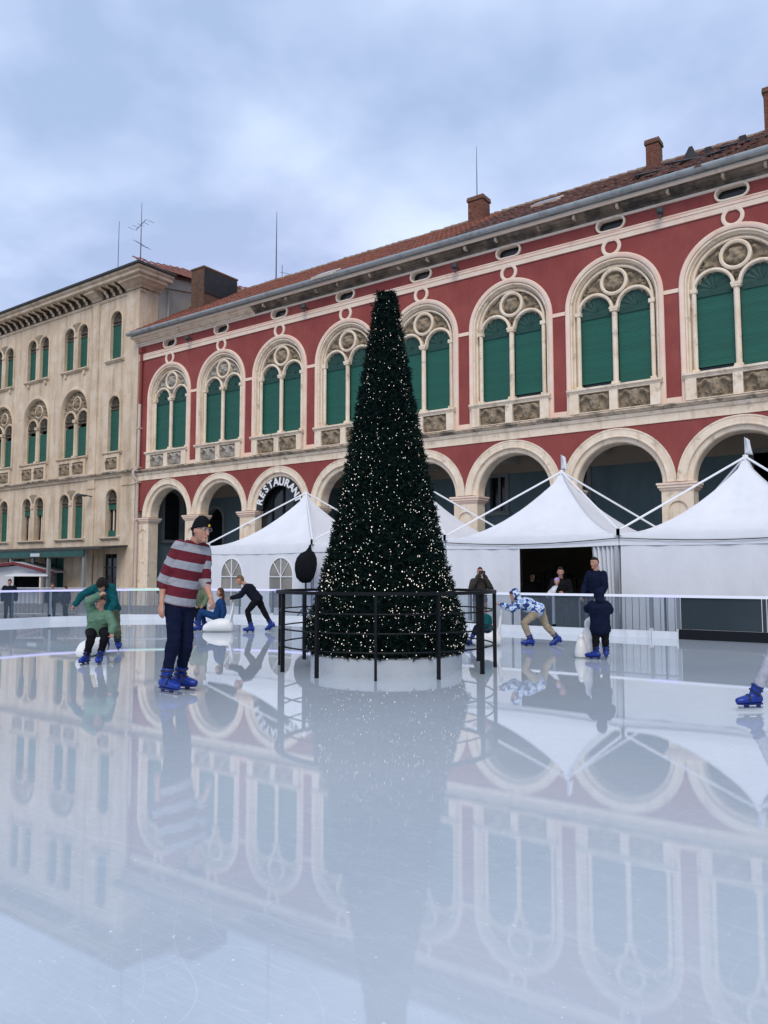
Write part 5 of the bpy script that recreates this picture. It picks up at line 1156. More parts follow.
def hand(b, w_, d, palm_n, k, curl=0.5):
    """palm with four unequal bent fingers and a thumb from its side"""
    d = d.normalized(); palm_n = (palm_n - d * palm_n.dot(d)).normalized(); s_ = d.cross(palm_n)
    P = lambda a, c_, e_=0.0: w_ + (d * a + s_ * c_ + palm_n * e_) * k
    sect(b, [(P(-.03, 0), s_ * .026 * k, palm_n * .021 * k), (P(.02, 0), s_ * .034 * k, palm_n * .018 * k), (P(.06, 0), s_ * .041 * k, palm_n * .015 * k), (P(.088, 0), s_ * .039 * k, palm_n * .012 * k)], 12)
    for c_, ln in ((-.031, .066), (-.0105, .078), (.0105, .072), (.031, .056)):
        a1 = curl * .7; a2 = curl * 1.7; q0 = P(.075, c_); q1 = q0 + (d * math.cos(a1) + palm_n * math.sin(a1)) * ln * .5 * k; q2 = q1 + (d * math.cos(a2) + palm_n * math.sin(a2)) * ln * .5 * k
        b.tube([q0, q1, q2], [.0092 * k, .0088 * k, .0072 * k], 8, True, False, True)
    q0 = P(.015, -.030); q1 = P(.050, -.056, .012); q2 = P(.082, -.060, .026); b.tube([q0, q1, q2], [.0125 * k, .0105 * k, .008 * k], 8, True, False, True)
def head(b, c, f, up, k):
    f = f.normalized(); up = (up - f * up.dot(f)).normalized(); s_ = f.cross(up)
    nu, nv = 24, 16; rr = []
    for i in range(1, nv):
        t = math.pi * i / nv - math.pi / 2; z = math.sin(t); ring = []
        for j in range(nu):
            a = 2 * math.pi * j / nu; x = math.cos(t) * math.cos(a); y = math.cos(t) * math.sin(a)
            wx = .076; 
            if z < 0: wx *= 1 - .30 * (-z) ** 1.4
            fy = .096
            if y < 0 and z < -.2: fy *= 1 - .35 * (-z - .2)
            if y > 0 and z < -.3: fy *= 0.98
            if y > .5 and .02 < z < .28: fy *= .96
            ring.append(c + (s_ * x * wx + f * (y * fy) + up * z * .118) * k)
        rr.append(ring)
    b.rings(rr)
    b.tube([c + (f * .088 + up * .022) * k, c + (f * .103 - up * .012) * k, c + (f * .110 - up * .030) * k], [.009 * k, .012 * k, .0145 * k], 8, True, False, True)
    b.tube([c + (f * .086 - up * .062 - s_ * .02) * k, c + (f * .096 - up * .062) * k, c + (f * .086 - up * .062 + s_ * .02) * k], .0085 * k, 8, True, False, True)
    b.sphere(c + (f * .072 - up * .098) * k, .030 * k, .022 * k, .020 * k, 10, 8, (s_, f, up))
    b.tube([c + (f * .086 + up * .040 - s_ * .042) * k, c + (f * .095 + up * .044) * k, c + (f * .086 + up * .040 + s_ * .042) * k], .0085 * k, 8, True, False, True)
    for e_ in (-1, 1): b.sphere(c + (s_ * e_ * .077 - f * .004 - up * .008) * k, .012 * k, .022 * k, .032 * k, 8, 8, (s_, f, up))
    return f, s_, up
def shell(c, f, s_, up, k, grow, keep, lift=0.0, back=0.0, nu=28, nv=18, rag=0.0, z_sc=.118):
    b = MB(); rr = {}; rnd_ = random.Random(5)
    for i in range(nv + 1):
        t = math.pi * i / nv - math.pi / 2
        for j in range(nu):
            a = 2 * math.pi * j / nu; x = math.cos(t) * math.cos(a); y = math.cos(t) * math.sin(a); z = math.sin(t); g_ = grow + rag * noise.noise((x * 5, y * 5, z * 5))
            rr[i, j] = len(b.v), (x, y, z); b.v.append(tuple(c + (s_ * x * .076 * g_ + f * (y * .096 * g_ - back) + up * (z * z_sc * g_ + lift)) * k))
    for i in range(nv):
        for j in range(nu):
            q_ = [rr[i, j], rr[i, (j + 1) % nu], rr[i + 1, (j + 1) % nu], rr[i + 1, j]]; mx_ = [sum(w_[1][e_] for w_ in q_) / 4 for e_ in range(3)]
            if keep(*mx_): b.f.append(tuple(w_[0] for w_ in q_))
    return b
def skate(parent, ank, toe, k=1.0, sole=None, roll=None, shin=None):
    """moulded boot with straps, sole and blade; ank = ankle joint, toe = direction"""
    up = Vector(roll) if roll is not None else UPV.copy(); up.normalize(); f = Vector(toe); f = (f - up * f.dot(up)).normalized(); s_ = f.cross(up)
    P = lambda a, c_, z: ank + (f * a + s_ * c_ + up * z) * k
    b = MB(); S = lambda a, z, w_, h_: (P(a, 0, z), s_ * w_ * k, up * h_ * k)
    sect(b, [S(-.082, -.055, .040, .046), S(-.03, -.05, .048, .056), S(.04, -.052, .052, .056), (P(.11, 0, -.064), s_ * .055 * k, up * .047 * k), (P(.165, 0, -.071), s_ * .051 * k, up * .039 * k), (P(.21, 0, -.077), s_ * .036 * k, up * .030 * k)], 16)
    sh = (Vector(shin) if shin is not None else up).normalized(); f3 = (f - sh * f.dot(sh)).normalized(); s3 = f3.cross(sh); Q = lambda c_, a, z: ank + (f3 * a + s3 * c_ + sh * z) * k
    sect(b, [(P(-.005, 0, -.06), s_ * .050 * k, f * .064 * k), (Q(0, -.004, .02), s3 * .056 * k, f3 * .062 * k), (Q(0, -.002, .07), s3 * .061 * k, f3 * .066 * k), (Q(0, .0, .105), s3 * .064 * k, f3 * .069 * k)], 16)
    o = remesh(b, 'skate_boot', 'skate_blue', parent, .011, 1)
    st_ = MB()
    for z0, ra, rb_ in ((.075, .070, .066), (.015, .068, .062)): st_.tube([Q(rb_ * math.sin(t), ra * math.cos(t), z0 + .016 * math.cos(t)) for t in [2 * math.pi * i / 18 for i in range(18)]],   .0075 * k, 6, False, True)
    st_.tube([P(.075, .060 * math.cos(t), -.066 + .058 * math.sin(t)) for t in [math.pi * i / 10 for i in range(11)]], .009 * k, 6)
    st_.obj('strap', 'strap_black', o, smooth=True)
    so = MB(); sect(so, [(P(-.085, 0, -.108), s_ * .034 * k, up * .014 * k), (P(0, 0, -.110), s_ * .040 * k, up * .014 * k), (P(.12, 0, -.112), s_ * .046 * k, up * .014 * k), (P(.20, 0, -.108), s_ * .030 * k, up * .012 * k)], 12)
    so.obj('sole', 'skate_dark', o, smooth=True)
    bl = MB(); lo = -.165
    for a0, a1 in ((-.07, -.03), (.07, .12)): bl.hexa([P(a0, -.012, -.115), P(a1, -.012, -.115), P(a1, .012, -.115), P(a0, .012, -.115)], [P(a0 - .005, -.006, lo + .012), P(a1 + .005, -.006, lo + .012), P(a1 + .005, .006, lo + .012), P(a0 - .005, .006, lo + .012)])
    bl.hexa([P(-.075, -.007, -.150), P(.125, -.007, -.150), P(.125, .007, -.150), P(-.075, .007, -.150)], [P(-.075, -.007, -.142), P(.125, -.007, -.142), P(.125, .007, -.142), P(-.075, .007, -.142)])
    bl.obj('blade_holder', 'skate_dark', o)
    MB().hexa([P(-.10, -.003, lo), P(.19, -.003, lo), P(.19, .003, lo), P(-.10, .003, lo)], [P(-.105, -.003, lo + .022), P(.20, -.003, lo + .028), P(.20, .003, lo + .028), P(-.105, .003, lo + .022)]).obj('blade', 'blade', o)
    return o
SOLE = 0.165
class Fig:
    """joints are given as photograph pixels plus a depth offset from the standing point"""
    def __init__(s, label, px, py, z=0.0, yc=None, cat='person'):
        g_ = at_ice(px, py, z) if yc is None else Vector((at_depth(px, py, yc).x, yc, z))
        s.g = g_; wq = c2w(g_.x, g_.y, z); s.e = thing('person', label, cat, tuple(wq), A)
    def J(s, px, py, dy=0.0): q_ = at_depth(px, py, s.g.y + dy); return Vector((q_.x - s.g.x, dy, q_.z - s.g.z))
def build(F, J, face, k, top, bot, hair='hair_black', style='short', puff=0.018, sleeve=1.0, skates=True, toes=None, wide=1.0, attr=None, vox=0.013, curls=(.5, .5), hip_w=1.0, rolls=(None, None), handn=None, hem=-0.10, eyes=True, hood=None, collar=False, legw=1.0, upv=None, shoe='f_black'):
    e_ = F.e; f = Vector(face).normalized(); SL, SR, EL, ER, WL, WR = (J[n] for n in ('SL', 'SR', 'EL', 'ER', 'WL', 'WR')); HL, HR, KL, KR, AL, AR = (J[n] for n in ('HL', 'HR', 'KL', 'KR', 'AL', 'AR')); HD = J['H']
    sm = (SL + SR) / 2; pm_ = (HL + HR) / 2; ax = (sm - pm_); ln = ax.length; axn = ax / ln
    def axes(t):
        s_ = (HL - HR).normalized().lerp((SL - SR).normalized(), min(max(t, 0), 1)); s_ = (s_ - axn * s_.dot(axn)).normalized(); return s_, axn.cross(s_)
    def torso(b, infl, t0, t1, neck=True):
        secs = []
        for t, w_, d_ in ((-.20, .150, .10), (-.05, .165, .118), (.15, .150, .108), (.4, .150, .108), (.65, .168, .118), (.85, .175, .112), (.97, .150, .085), (1.06, .075, .062)):
            if t < t0 or t > t1: continue
            s_, fr = axes(t); secs.append((pm_ + ax * t, s_ * (w_ * k * wide + infl), fr * (d_ * k * wide + infl)))
        return sect(b, secs)
    nb = sm + axn * .03 * k; hu = (HD - nb).normalized() if upv is None else Vector(upv)
    # body: one continuous surface
    b = MB(); torso(b, -.03, -.06, 2); b.tube([nb - axn * .03 * k, nb.lerp(HD, .45), HD - hu * .02 * k], [.062 * k, .052 * k, .05 * k], 12)
    f_, s_, up = head(b, HD, f, hu, k)
    for S_, E_, W_, sd, cu in ((SL, EL, WL, 1, curls[0]), (SR, ER, WR, -1, curls[1])):
        limb(b, S_.lerp(sm, .12), E_, W_, .046 * k, .037 * k, .026 * k); d = (W_ - E_).normalized()
        pn_ = Vector(handn[0 if sd > 0 else 1]) if handn else (-(S_ - sm).normalized())
        hand(b, W_ + d * .02 * k, d, pn_, k * .95, cu)
    for H_, K_, A_ in ((HL, KL, AL), (HR, KR, AR)): limb(b, H_, K_, A_, .066 * k, .048 * k, .034 * k)
    remesh(b, 'body', 'skin', e_, max(.0075, .0085 * k) if k > .95 else .011, 1, dec=.5)
    # garments
    b = MB(); torso(b, puff, hem - .001 if hem > -.3 else -.3, 1.0)
    for S_, E_, W_ in ((SL, EL, WL), (SR, ER, WR)):
        We = E_.lerp(W_, sleeve); limb(b, S_.lerp(sm, .10) - axn * .01, E_, We, .055 * k + puff * .7, .047 * k + puff * .6, .037 * k + puff * .5)
    if hood == 'down' or collar: b.tube([nb + (axn * .015 + axes(1)[1] * .055 * math.cos(t) + axes(1)[0] * .07 * math.sin(t)) * k for t in [2 * math.pi * i / 12 for i in range(12)]], .026 * k, 8, False, True)
    remesh(b, 'top', top, e_, vox, 2, .013 * k, 7 / k, seed=px_seed(), attr=attr)
    b = MB()
    for H_, K_, A_ in ((HL, KL, AL), (HR, KR, AR)): limb(b, H_, K_, K_.lerp(A_, .86 if skates else 1.0), .090 * k * legw, .066 * k * legw, (.050 if skates else .055) * k * legw, infl=.004)
    for H_ in (HL, HR): b.sphere(H_, .098 * k, .098 * k, .098 * k, 14, 10)
    secs = []
    for t, w_, d_ in ((-.16, .12, .105), (-.05, .168, .125), (.14, .160, .118)):
        s2, fr = axes(t); secs.append((pm_ + ax * t, s2 * (w_ * k * wide + .008), fr * (d_ * k * wide + .008)))
    sect(b, secs); remesh(b, 'trousers', bot, e_, vox, 2, .011 * k, 8 / k, seed=px_seed())
    # head dress
    if style == 'short': shell(HD, f_, s_, up, k, 1.10, lambda x, y, z: (z > .42) or (y < .12 and z > -.42 and not (abs(x) > .8 and z < .1 and y > -.25)), .004, .004, rag=.06).obj('hair', hair, e_, smooth=True, angle=80)
    elif style == 'crop': shell(HD, f_, s_, up, k, 1.06, lambda x, y, z: (z > .52) or (y < .05 and z > -.25), .004, .004, rag=.03).obj('hair', hair, e_, smooth=True, angle=80)
    elif style == 'mop': shell(HD, f_, s_, up, k, 1.17, lambda x, y, z: (z > .25) or (y < .35 and z > -.55), .006, .004, rag=.12).obj('hair', hair, e_, smooth=True, angle=80)
    elif style == 'long':
        shell(HD, f_, s_, up, k, 1.12, lambda x, y, z: (z > .45) or (y < .25 and z > -.85), .004, .006, rag=.06).obj('hair', hair, e_, smooth=True, angle=80)
        b = MB(); sect(b, [(HD + (-f_ * .05 + up * .02) * k, s_ * .085 * k, f_ * .055 * k), (HD + (-f_ * .075 - up * .10) * k, s_ * .085 * k, f_ * .045 * k), (HD + (-f_ * .085 - up * .20) * k, s_ * .07 * k, f_ * .032 * k), (HD + (-f_ * .085 - up * .28) * k, s_ * .04 * k, f_ * .02 * k)]); b.obj('hair_length', hair, e_, smooth=True)
    elif style == 'beanie':
        shell(HD, f_, s_, up, k, 1.13, lambda x, y, z: z > .02 + .26 * y, .016, .006, rag=.03, z_sc=.128).obj('beanie', 'f_black', e_, smooth=True, angle=80)
        b = MB(); b.tube([HD + (s_ * .083 * math.cos(t) + f_ * (.103 * math.sin(t) - .004) + up * (.026 + .030 * math.sin(t))) * k for t in [2 * math.pi * i / 24 for i in range(24)]], .013 * k, 8, False, True); b.obj('beanie_cuff', 'f_black', e_, smooth=True)
        shell(HD, f_, s_, up, k, 1.06, lambda x, y, z: y < -.15 and -.5 < z < .2, 0, .002, rag=.03).obj('hair', 'hair_black', e_, smooth=True, angle=80)
    if hood == 'up':
        b = MB(); b.sphere(HD + (-f_ * .012 + up * .01) * k, .108 * k, .122 * k, .145 * k, 18, 12, (s_, f_, up)); b.sphere(HD + (-f_ * .05 - up * .12) * k, .10 * k, .09 * k, .08 * k, 14, 10, (s_, f_, up))
        b2 = remesh(b, 'hood', top, e_, .012, 2, .006)
        me = b2.data; import bmesh as _bm; bmm = _bm.new(); bmm.from_mesh(me); dl = [v for v in bmm.verts if (v.co - HD - f_ * .10 * k).length < .085 * k and (v.co - HD).dot(f_) > .05 * k]; _bm.ops.delete(bmm, geom=dl, context='VERTS'); bmm.to_mesh(me); bmm.free()
    if eyes:
        for q_ in (-1, 1): MB().sphere(HD + (f_ * .0865 + s_ * q_ * .031 + up * .022) * k, .013 * k, .008 * k, .0075 * k, 8, 6, (s_, f_, up)).obj('eye', 'eye', e_)
        MB().tube([HD + (f_ * .094 - up * .060 + s_ * x) * k for x in (-.022, 0, .022)], [.004 * k, .006 * k, .004 * k], 6).obj('mouth', 'lip', e_)
    tz = toes or (f, f)
    for i, (A_, K_) in enumerate(((AL, KL), (AR, KR))):
        if skates: skate(e_, A_, tz[i], max(.74, k * .95), roll=rolls[i], shin=K_ - A_)
        else:
            t_ = Vector(tz[i]).normalized(); b = MB(); s2 = t_.cross(UPV); b_ = Vector((A_.x, A_.y, 0)); sect(b, [(b_ - t_ * .07 + UPV * .045, s2 * .04, UPV * .042), (b_ + t_ * .05 + UPV * .045, s2 * .046, UPV * .044), (b_ + t_ * .17 + UPV * .03, s2 * .045, UPV * .028)]); b.obj('shoe', shoe, e_, smooth=True)
    return HD, f_, s_, up
_sd = [0.0]
def px_seed(): _sd[0] += 3.7; return _sd[0]
def zoomer(F, x0, y0, scl): return lambda u, v, dy=0.0: F.J(x0 + u / scl, y0 + v / scl, dy)

# --- striped skater in front
F = Fig('skater in red and grey striped sweater, black beanie and navy jeans', 176, 692); z = zoomer(F, 140, 500, 4.876)
J = dict(H=z(298, 150, -.06), SL=z(318, 240, .10), SR=z(188, 224, -.12), EL=z(316, 394, .06), WL=z(346, 478, -.10), ER=z(116, 392, -.10), WR=z(106, 500, -.16),
         HL=z(220, 490, .07), HR=z(164, 490, -.07), KL=z(228, 690, .0), KR=z(166, 680, -.14), AL=z(196, 872, .12), AR=z(126, 902, -.10))
J['AL'].z = SOLE; J['AR'].z = SOLE
SMm = (J['SL'] + J['SR']) / 2; HMm = (J['HL'] + J['HR']) / 2; axm = (HMm - SMm); axl = axm.length; axm.normalize()
def stripe_at(co):
    best = None
    for a_, b_ in ((J['SL'], J['EL']), (J['SR'], J['ER'])):
        d = b_ - a_; l2 = d.length; t = (co - a_).dot(d) / l2; dist = (co - a_ - d / l2 * min(max(t, 0), l2)).length
        if best is None or dist < best[0]: best = (dist, t)
    tt = (co - SMm).dot(axm); q_ = best[1] + .012 if best[0] < .088 and best[1] > .10 else tt
    return (q_ - .045) / .192 + 2.0
HD, f_, s_, up = build(F, J, (.80, -.55, -.10), 1.04, 'f_stripe', 'f_navyj', style='beanie', sleeve=.22, attr=stripe_at, vox=.009, puff=.034, wide=.95, toes=((.93, -.36, 0), (.80, -.60, 0)), curls=(.9, .45), hem=-.08, collar=True,
                       handn=((-.3, -.4, -.9), (.5, .8, 0)), legw=.95)
gl_ = MB()
for q_ in (-1, 1): gl_.tube([HD + f_ * .101 + s_ * (q_ * .032 + .026 * math.cos(t)) + up * (.020 + .019 * math.sin(t)) for t in [2 * math.pi * i / 14 for i in range(14)]], .0028, 5, False, True)
for q_ in (-1, 1): gl_.tube([HD + f_ * .10 + s_ * q_ * .058 + up * .024, HD + f_ * .02 + s_ * q_ * .083 + up * .022], .0028, 5)
gl_.tube([HD + f_ * .103 - s_ * .006 + up * .024, HD + f_ * .103 + s_ * .006 + up * .024], .0028, 5); gl_.obj('glasses', 'blade', F.e)
M['badge'] = mat('yellow_badge', (0.70, 0.52, 0.03), rough=0.6)
MB().sphere(HD + f_ * .123 + up * .062 + s_ * .008, .016, .005, .013, 10, 6, (s_, f_, up)).obj('beanie_badge', 'badge', F.e)

# --- white moulded skating aids
def skating_aid(px, py, rz, label, k=1.0, shape='seal'):
    g_ = at_ice(px, py); wq = c2w(g_.x, g_.y, 0); t = thing('skating_aid', label, 'skating aid', tuple(wq), A + rz, 'white plastic skating aids'); b = MB()
    V3 = lambda x, y, z: Vector((x, y, z)) * k
    if shape == 'seal':     # low seat with raised back and push handle
        sect(b, [(V3(-.40, 0, .10), V3(0, .10, 0), V3(0, 0, .09)), (V3(-.25, 0, .15), V3(0, .16, 0), V3(0, 0, .15)), (V3(0, 0, .18), V3(0, .19, 0), V3(0, 0, .18)), (V3(.20, 0, .18), V3(0, .18, 0), V3(0, 0, .18)), (V3(.34, 0, .16), V3(0, .13, 0), V3(0, 0, .15))], 16)
        sect(b, [(V3(.27, 0, .22), V3(0, .15, 0), V3(.07, 0, 0)), (V3(.33, 0, .45), V3(0, .13, 0), V3(.045, 0, 0)), (V3(.37, 0, .66), V3(0, .09, 0), V3(.035, 0, 0)), (V3(.38, 0, .78), V3(0, .15, 0), V3(.032, 0, 0))], 14)
    else:                   # upright figure with a smaller one at its side and a grip on top
        for ox, oy, q_ in ((0, 0, 1.0), (-.22, -.10, .62)):
            b.revolve([(.13 * k * q_, 0), (.19 * k * q_, .04 * k * q_), (.20 * k * q_, .18 * k * q_), (.17 * k * q_, .36 * k * q_), (.12 * k * q_, .50 * k * q_), (.09 * k * q_, .56 * k * q_)], (ox * k, oy * k, 0), n=16)
            b.sphere(V3(ox, oy, .62 * q_), .10 * k * q_, .10 * k * q_, .12 * k * q_, 14, 10)
        b.tube([V3(.02, 0, .66), V3(.05, 0, .82), V3(.05, 0, .98)], [.05 * k, .035 * k, .03 * k], 8, True, False, True); b.tube([V3(.05, -.16, .98), V3(.05, .16, .98)], .025 * k, 8, True, False, True)
    remesh(b, 'body', 'seal', t, .014, 2)
    return t

# --- boy in green hoodie on a skating aid, helper in teal behind
F = Fig('child in sage green hoodie sitting on a skating aid, hand on forehead', 93, 664); z = zoomer(F, 50, 560, 7.68)
J = dict(H=z(390, 318, .18), SL=z(452, 418, .20), SR=z(318, 405, .20), EL=z(486, 500, .12), WL=z(470, 560, -.02), ER=z(298, 322, .10), WR=z(372, 272, .06),
         HL=z(415, 545, .24), HR=z(315, 550, .24), KL=z(425, 578, -.10), KR=z(318, 590, -.12), AL=z(385, 745, -.02), AR=z(280, 755, -.04))
J['AL'].z = J['AR'].z = SOLE * .762
build(F, J, (-.25, -1, -.15), .82, 'f_green', 'f_black', 'hair_brown', 'short', puff=.035, toes=((.1, -1, 0), (-.2, -1, 0)), hood='down', hem=-.12, curls=(.6, .9), handn=((0, .3, 1), (.5, .4, -.6)))
skating_aid(92, 656, R(78), 'white skating aid under the child in green', .80)
F = Fig('skater in teal fleece bending over the child in green', 118, 652); z = zoomer(F, 50, 560, 7.68)
J = dict(H=z(400, 190, -.22), SL=z(478, 208, -.08), SR=z(352, 208, -.10), EL=z(498, 325, -.10), WL=z(455, 395, -.2), ER=z(250, 265, -.16), WR=z(196, 338, -.22),
         HL=z(488, 372, .18), HR=z(438, 372, .20), KL=z(512, 545, .0), KR=z(440, 545, .02), AL=z(520, 690, .12), AR=z(425, 690, .05))
J['AL'].z = J['AR'].z = SOLE
build(F, J, (-.25, -.75, -.75), .92, 'f_teal', 'f_khaki', 'hair_black', 'mop', puff=.024, toes=((.45, -.9, 0), (-.3, -.9, 0)), curls=(.7, .9), hem=-.08, upv=(-.05, -.55, .65))

# --- girl on an aid pushed by a boy; adult in olive behind
F = Fig('girl in blue sitting on a white skating aid, long dark hair', 212, 631); z = zoomer(F, 180, 550, 6.4)
J = dict(H=z(258, 272, 0), SL=z(262, 322, -.12), SR=z(268, 322, .12), EL=z(280, 395, -.18), WL=z(268, 455, -.18), ER=z(285, 395, .18), WR=z(265, 455, .18),
         HL=z(238, 432, -.08), HR=z(238, 432, .08), KL=z(128, 395, -.09), KR=z(140, 392, .09), AL=z(118, 490, -.08), AR=z(158, 455, .30))
J['AL'].z = J['AR'].z = SOLE * .76
build(F, J, (-1, -.15, 0), .80, 'f_blue', 'f_blue', 'hair_brown', 'long', puff=.022, toes=((-1, -.2, 0), (-1, .1, 0)), hem=-.08)
skating_aid(219, 632, 0, 'white skating aid carrying the girl in blue', .82)
F = Fig('boy in dark navy jacket pushing the girl on the skating aid', 250, 632); z = zoomer(F, 180, 550, 6.4)
J = dict(H=z(384, 192, 0), SL=z(425, 232, -.13), SR=z(432, 230, .13), EL=z(385, 292, -.17), WL=z(330, 306, -.13), ER=z(392, 288, .17), WR=z(335, 304, .13),
         HL=z(492, 318, -.08), HR=z(500, 318, .08), KL=z(432, 392, -.08), KR=z(535, 388, .08), AL=z(455, 488, -.07), AR=z(578, 468, .10))
J['AL'].z = SOLE * .765
build(F, J, (-1, -.1, -.25), .86, 'f_navyblack', 'f_black', 'hair_light', 'short', puff=.028, toes=((-1, -.1, 0), (-.75, 0, -.55)), rolls=(None, (-.5, 0, .8)), hem=-.10, handn=((0, .3, -1), (0, -.3, -1)))
F = Fig('skater in olive green jacket half hidden behind the striped skater', 206, 626); z = zoomer(F, 180, 550, 6.4)
J = dict(H=z(118, 205, -.16), SL=z(165, 248, 0), SR=z(85, 248, 0), EL=z(172, 312, -.05), WL=z(150, 350, -.2), ER=z(78, 312, -.05), WR=z(95, 350, -.2), HL=z(148, 352, .12), HR=z(108, 352, .12), KL=z(150, 405, 0), KR=z(105, 405, 0), AL=z(150, 455, .05), AR=z(108, 455, .05))
J['AL'].z = J['AR'].z = SOLE * .9
build(F, J, (.2, -1, -.3), .88, 'f_olive', 'f_black', 'hair_brown', 'short', puff=.03, toes=((.6, -.8, 0), (0, -1, 0)))

# --- child in camouflage pushing a seated child
F = Fig('child in blue and white camouflage hoodie leaning forward on skates', 545, 646); z = zoomer(F, 460, 550, 4.8)
J = dict(H=z(262, 218, 0), SL=z(292, 252, -.13), SR=z(300, 250, .13), EL=z(252, 285, -.16), WL=z(202, 264, -.11), ER=z(258, 282, .16), WR=z(206, 264, .11),
         HL=z(378, 290, -.07), HR=z(386, 290, .07), KL=z(306, 352, -.08), KR=z(412, 362, .08), AL=z(338, 422, -.06), AR=z(462, 412, .09))
J['AL'].z = SOLE * .765; J['AR'].z = SOLE * .9
build(F, J, (-1, -.25, -.25), .84, 'f_camo', 'f_beige', 'hair_brown', 'short', puff=.032, toes=((-1, -.1, 0), (-.8, -.2, -.45)), rolls=(None, (-.4, 0, .85)), hood='up', hem=-.10, handn=((0, .3, -1), (0, -.3, -1)))
F = Fig('small child in teal sitting on an aid behind the ring railing', 482, 646); z = zoomer(F, 460, 550, 4.8)
J = dict(H=z(100, 278, 0), SL=z(120, 316, -.11), SR=z(124, 314, .11), EL=z(125, 356, -.15), WL=z(95, 372, -.12), ER=z(128, 354, .15), WR=z(95, 372, .12), HL=z(130, 385, -.07), HR=z(130, 385, .07), KL=z(78, 372, -.08), KR=z(80, 370, .08), AL=z(58, 430, -.08), AR=z(62, 428, .08))
J['AL'].z = J['AR'].z = SOLE * .76
build(F, J, (-1, -.2, 0), .72, 'f_teal', 'f_navy', 'hair_light', 'short', puff=.02, toes=((-1, -.15, 0), (-1, 0, 0)))
skating_aid(484, 646, 0, 'white skating aid pushed by the child in camouflage', .80)

# --- small child in navy with an aid
F = Fig('small child in hooded navy coat seen from behind, beside a white aid', 602, 660); z = zoomer(F, 460, 550, 4.8)
J = dict(H=z(666, 216, 0), SL=z(632, 258, -.02), SR=z(704, 258, -.02), EL=z(610, 282, .06), WL=z(616, 290, .22), ER=z(722, 288, .06), WR=z(706, 298, .22), HL=z(652, 372, 0), HR=z(694, 372, 0), KL=z(652, 425, .02), KR=z(696, 425, .02), AL=z(652, 505, 0), AR=z(702, 500, .05))
J['AL'].z = J['AR'].z = SOLE * .76
build(F, J, (-.1, 1, -.15), .70, 'f_navy', 'f_black', 'hair_brown', 'short', puff=.035, toes=((-.35, .2, 0), (.15, .6, 0)), hood='up', hem=-.28, eyes=False, wide=1.05, legw=1.12)
skating_aid(590, 657, R(10), 'white upright skating aid held by the child in navy coat', .80, 'penguin')

# --- skater cut off by the right edge
F = Fig('skater in pale grey joggers at the right edge, one blue skate in view', 753, 711); z = F.J
J = dict(H=z(834, 531, -.08), SL=z(826, 556, -.16), SR=z(832, 552, .16), EL=z(800, 585, -.22), WL=z(782, 605, -.2), ER=z(815, 580, .24), WR=z(795, 598, .22), HL=z(812, 622, -.08), HR=z(820, 622, .09), KL=z(776, 650, -.06), KR=z(822, 668, .10), AL=z(754, 694, 0), AR=z(838, 690, .25))
J['AL'].z = SOLE * .95; J['AR'].z = SOLE * .95
build(F, J, (-1, -.1, -.1), .86, 'f_navy', 'f_grey', 'hair_brown', 'short', puff=.025, toes=((-1, -.12, 0), (-1, .1, 0)))

# --- people behind the barrier
def bystander(label, px, top_py, Y, k, cols, face, arms, hair='hair_black', style='short', scx=1.0, puff=.03, yc=None):
    if yc is None: p_ = at_plane(px, top_py, Y); d = p_ - Vector((CX, CY, 0)); yc = -d.x * sA + d.y * cA; h = p_.z - GZ
    else: h = at_depth(px, top_py, yc).z - GZ
    F = Fig(label, px, 600, GZ, yc); fx = Vector(face).normalized(); f2 = Vector((fx.x, fx.y, 0)).normalized(); lf = Vector((-f2.y, f2.x, 0)); k = h / 1.78
    P = lambda a, b_, z_: (f2 * a + lf * b_ + UPV * z_) * k
    J = dict(H=P(.05, 0, 1.655), SL=P(0, .19, 1.43), SR=P(0, -.19, 1.43), HL=P(0, .09, .92), HR=P(0, -.09, .92), KL=P(.03, .10, .5), KR=P(.03, -.10, .5), AL=P(-.02, .11, .08), AR=P(-.02, -.11, .08))
    if arms == 'photo': J.update(EL=P(.16, .27, 1.20), WL=P(.24, .07, 1.56), ER=P(.16, -.27, 1.20), WR=P(.24, -.07, 1.56))
    elif arms == 'hold': J.update(EL=P(.08, .25, 1.14), WL=P(.28, .06, 1.12), ER=P(.08, -.25, 1.14), WR=P(.28, -.06, 1.16))
    elif arms == 'rail': J.update(EL=P(.06, .25, 1.16), WL=P(.22, .20, .96), ER=P(.06, -.25, 1.16), WR=P(.22, -.20, .96))
    else: J.update(EL=P(-.02, .25, 1.14), WL=P(.06, .26, .90), ER=P(-.02, -.25, 1.14), WR=P(.06, -.26, .90))
    r_ = build(F, J, face, k, cols[0], cols[1], hair, style, puff=puff, skates=False, hem=-.12, collar=True)
    return F, P, k
Fp, P, k = bystander('man in dark jacket taking a photo behind the barrier', 480, 567, RYB + .55, 1, ('f_brown', 'f_tan'), (.05, -1, 0), 'photo', 'hair_brown', 'crop')
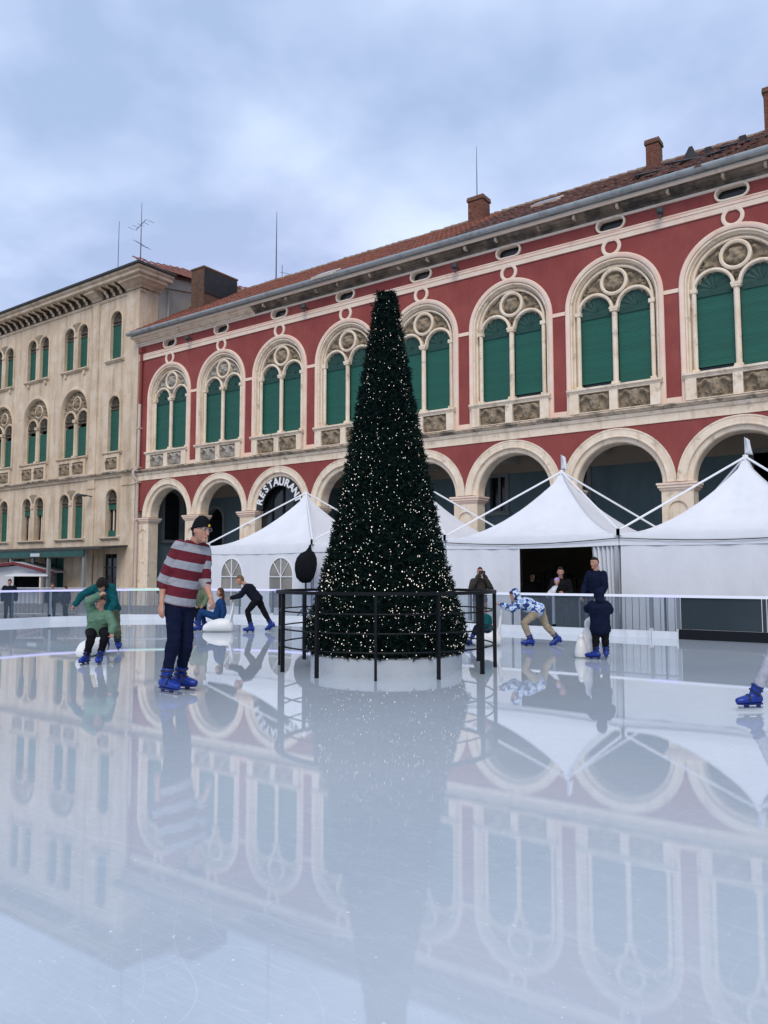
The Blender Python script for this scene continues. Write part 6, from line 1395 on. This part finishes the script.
ph = thing('phone', 'black phone held up by the man behind the barrier', 'phone', tuple(Fp.e.location), A); MB().box(-.075, .075, -.012, .0, 1.60 * k, 1.68 * k).obj('body', 'tar', ph, (P(.335, 0, 0).x, P(.335, 0, 0).y, 0)); MB().box(-.02, .0, -.016, -.0125, 1.65 * k, 1.665 * k).obj('lens', 'glass_dark', ph, (P(.335, 0, 0).x, P(.335, 0, 0).y, 0))
Fw, P, k = bystander('woman in black holding a baby in the tent doorway', 561, 567, RYB + .6, 1, ('f_black', 'f_black'), (-.25, -1, -.1), 'hold', 'hair_black', 'long')
F = Fig('baby with lilac hat held by the woman in black', 555, 600, GZ, Fw.g.y - .32)
bb = MB(); c = Vector((-.02, 0, 1.20 * k)); sect(bb, [(c + Vector((-.16, -.02, -.10)), Vector((0, .06, 0)), Vector((0, 0, .06))), (c + Vector((0, 0, 0)), Vector((0, .09, .03)), Vector((-.02, 0, .10))), (c + Vector((.06, 0, .08)), Vector((0, .07, 0)), Vector((.03, 0, .07)))]); remesh(bb, 'blanket', 'f_white', F.e, .014, 2, .006)
bb = MB(); head(bb, c + Vector((.06, -.03, .20)), Vector((-.3, -1, 0)), UPV, .62); remesh(bb, 'body', 'skin', F.e, .01, 1); bb = MB().sphere(c + Vector((.065, -.015, .235)), .062, .068, .062, 14, 10); bb.obj('hat', 'f_lilac', F.e, smooth=True)
bystander('staff man in navy jacket leaning on the barrier', 597, 557, RYB + .55, 1, ('f_navy', 'f_black'), (-.8, -.6, -.05), 'rail', 'hair_black', 'crop', puff=.04)
bystander('dark figure in black standing inside the open tent', 532, 572, RYB + 2.6, 1, ('f_black', 'f_black'), (.3, -1, 0), 'down', 'hair_black', 'short')
bystander('child in black coat at the far left behind the barrier', 9, 579, 0, 1, ('f_navyblack', 'f_black'), (.5, -1, 0), 'down', 'hair_black', 'short', puff=.05, yc=24.0)
bystander('child in dark padded coat before the market hut hatch', 52, 583, 0, 1, ('f_navyblack', 'f_navy'), (.4, -.8, 0), 'down', 'hair_brown', 'short', puff=.05, yc=24.5)
bystander('child in navy coat beside the market hut flap post', 66, 586, 0, 1, ('f_navy', 'f_black'), (-.6, -.8, 0), 'down', 'hair_black', 'short', puff=.05, yc=24.8)
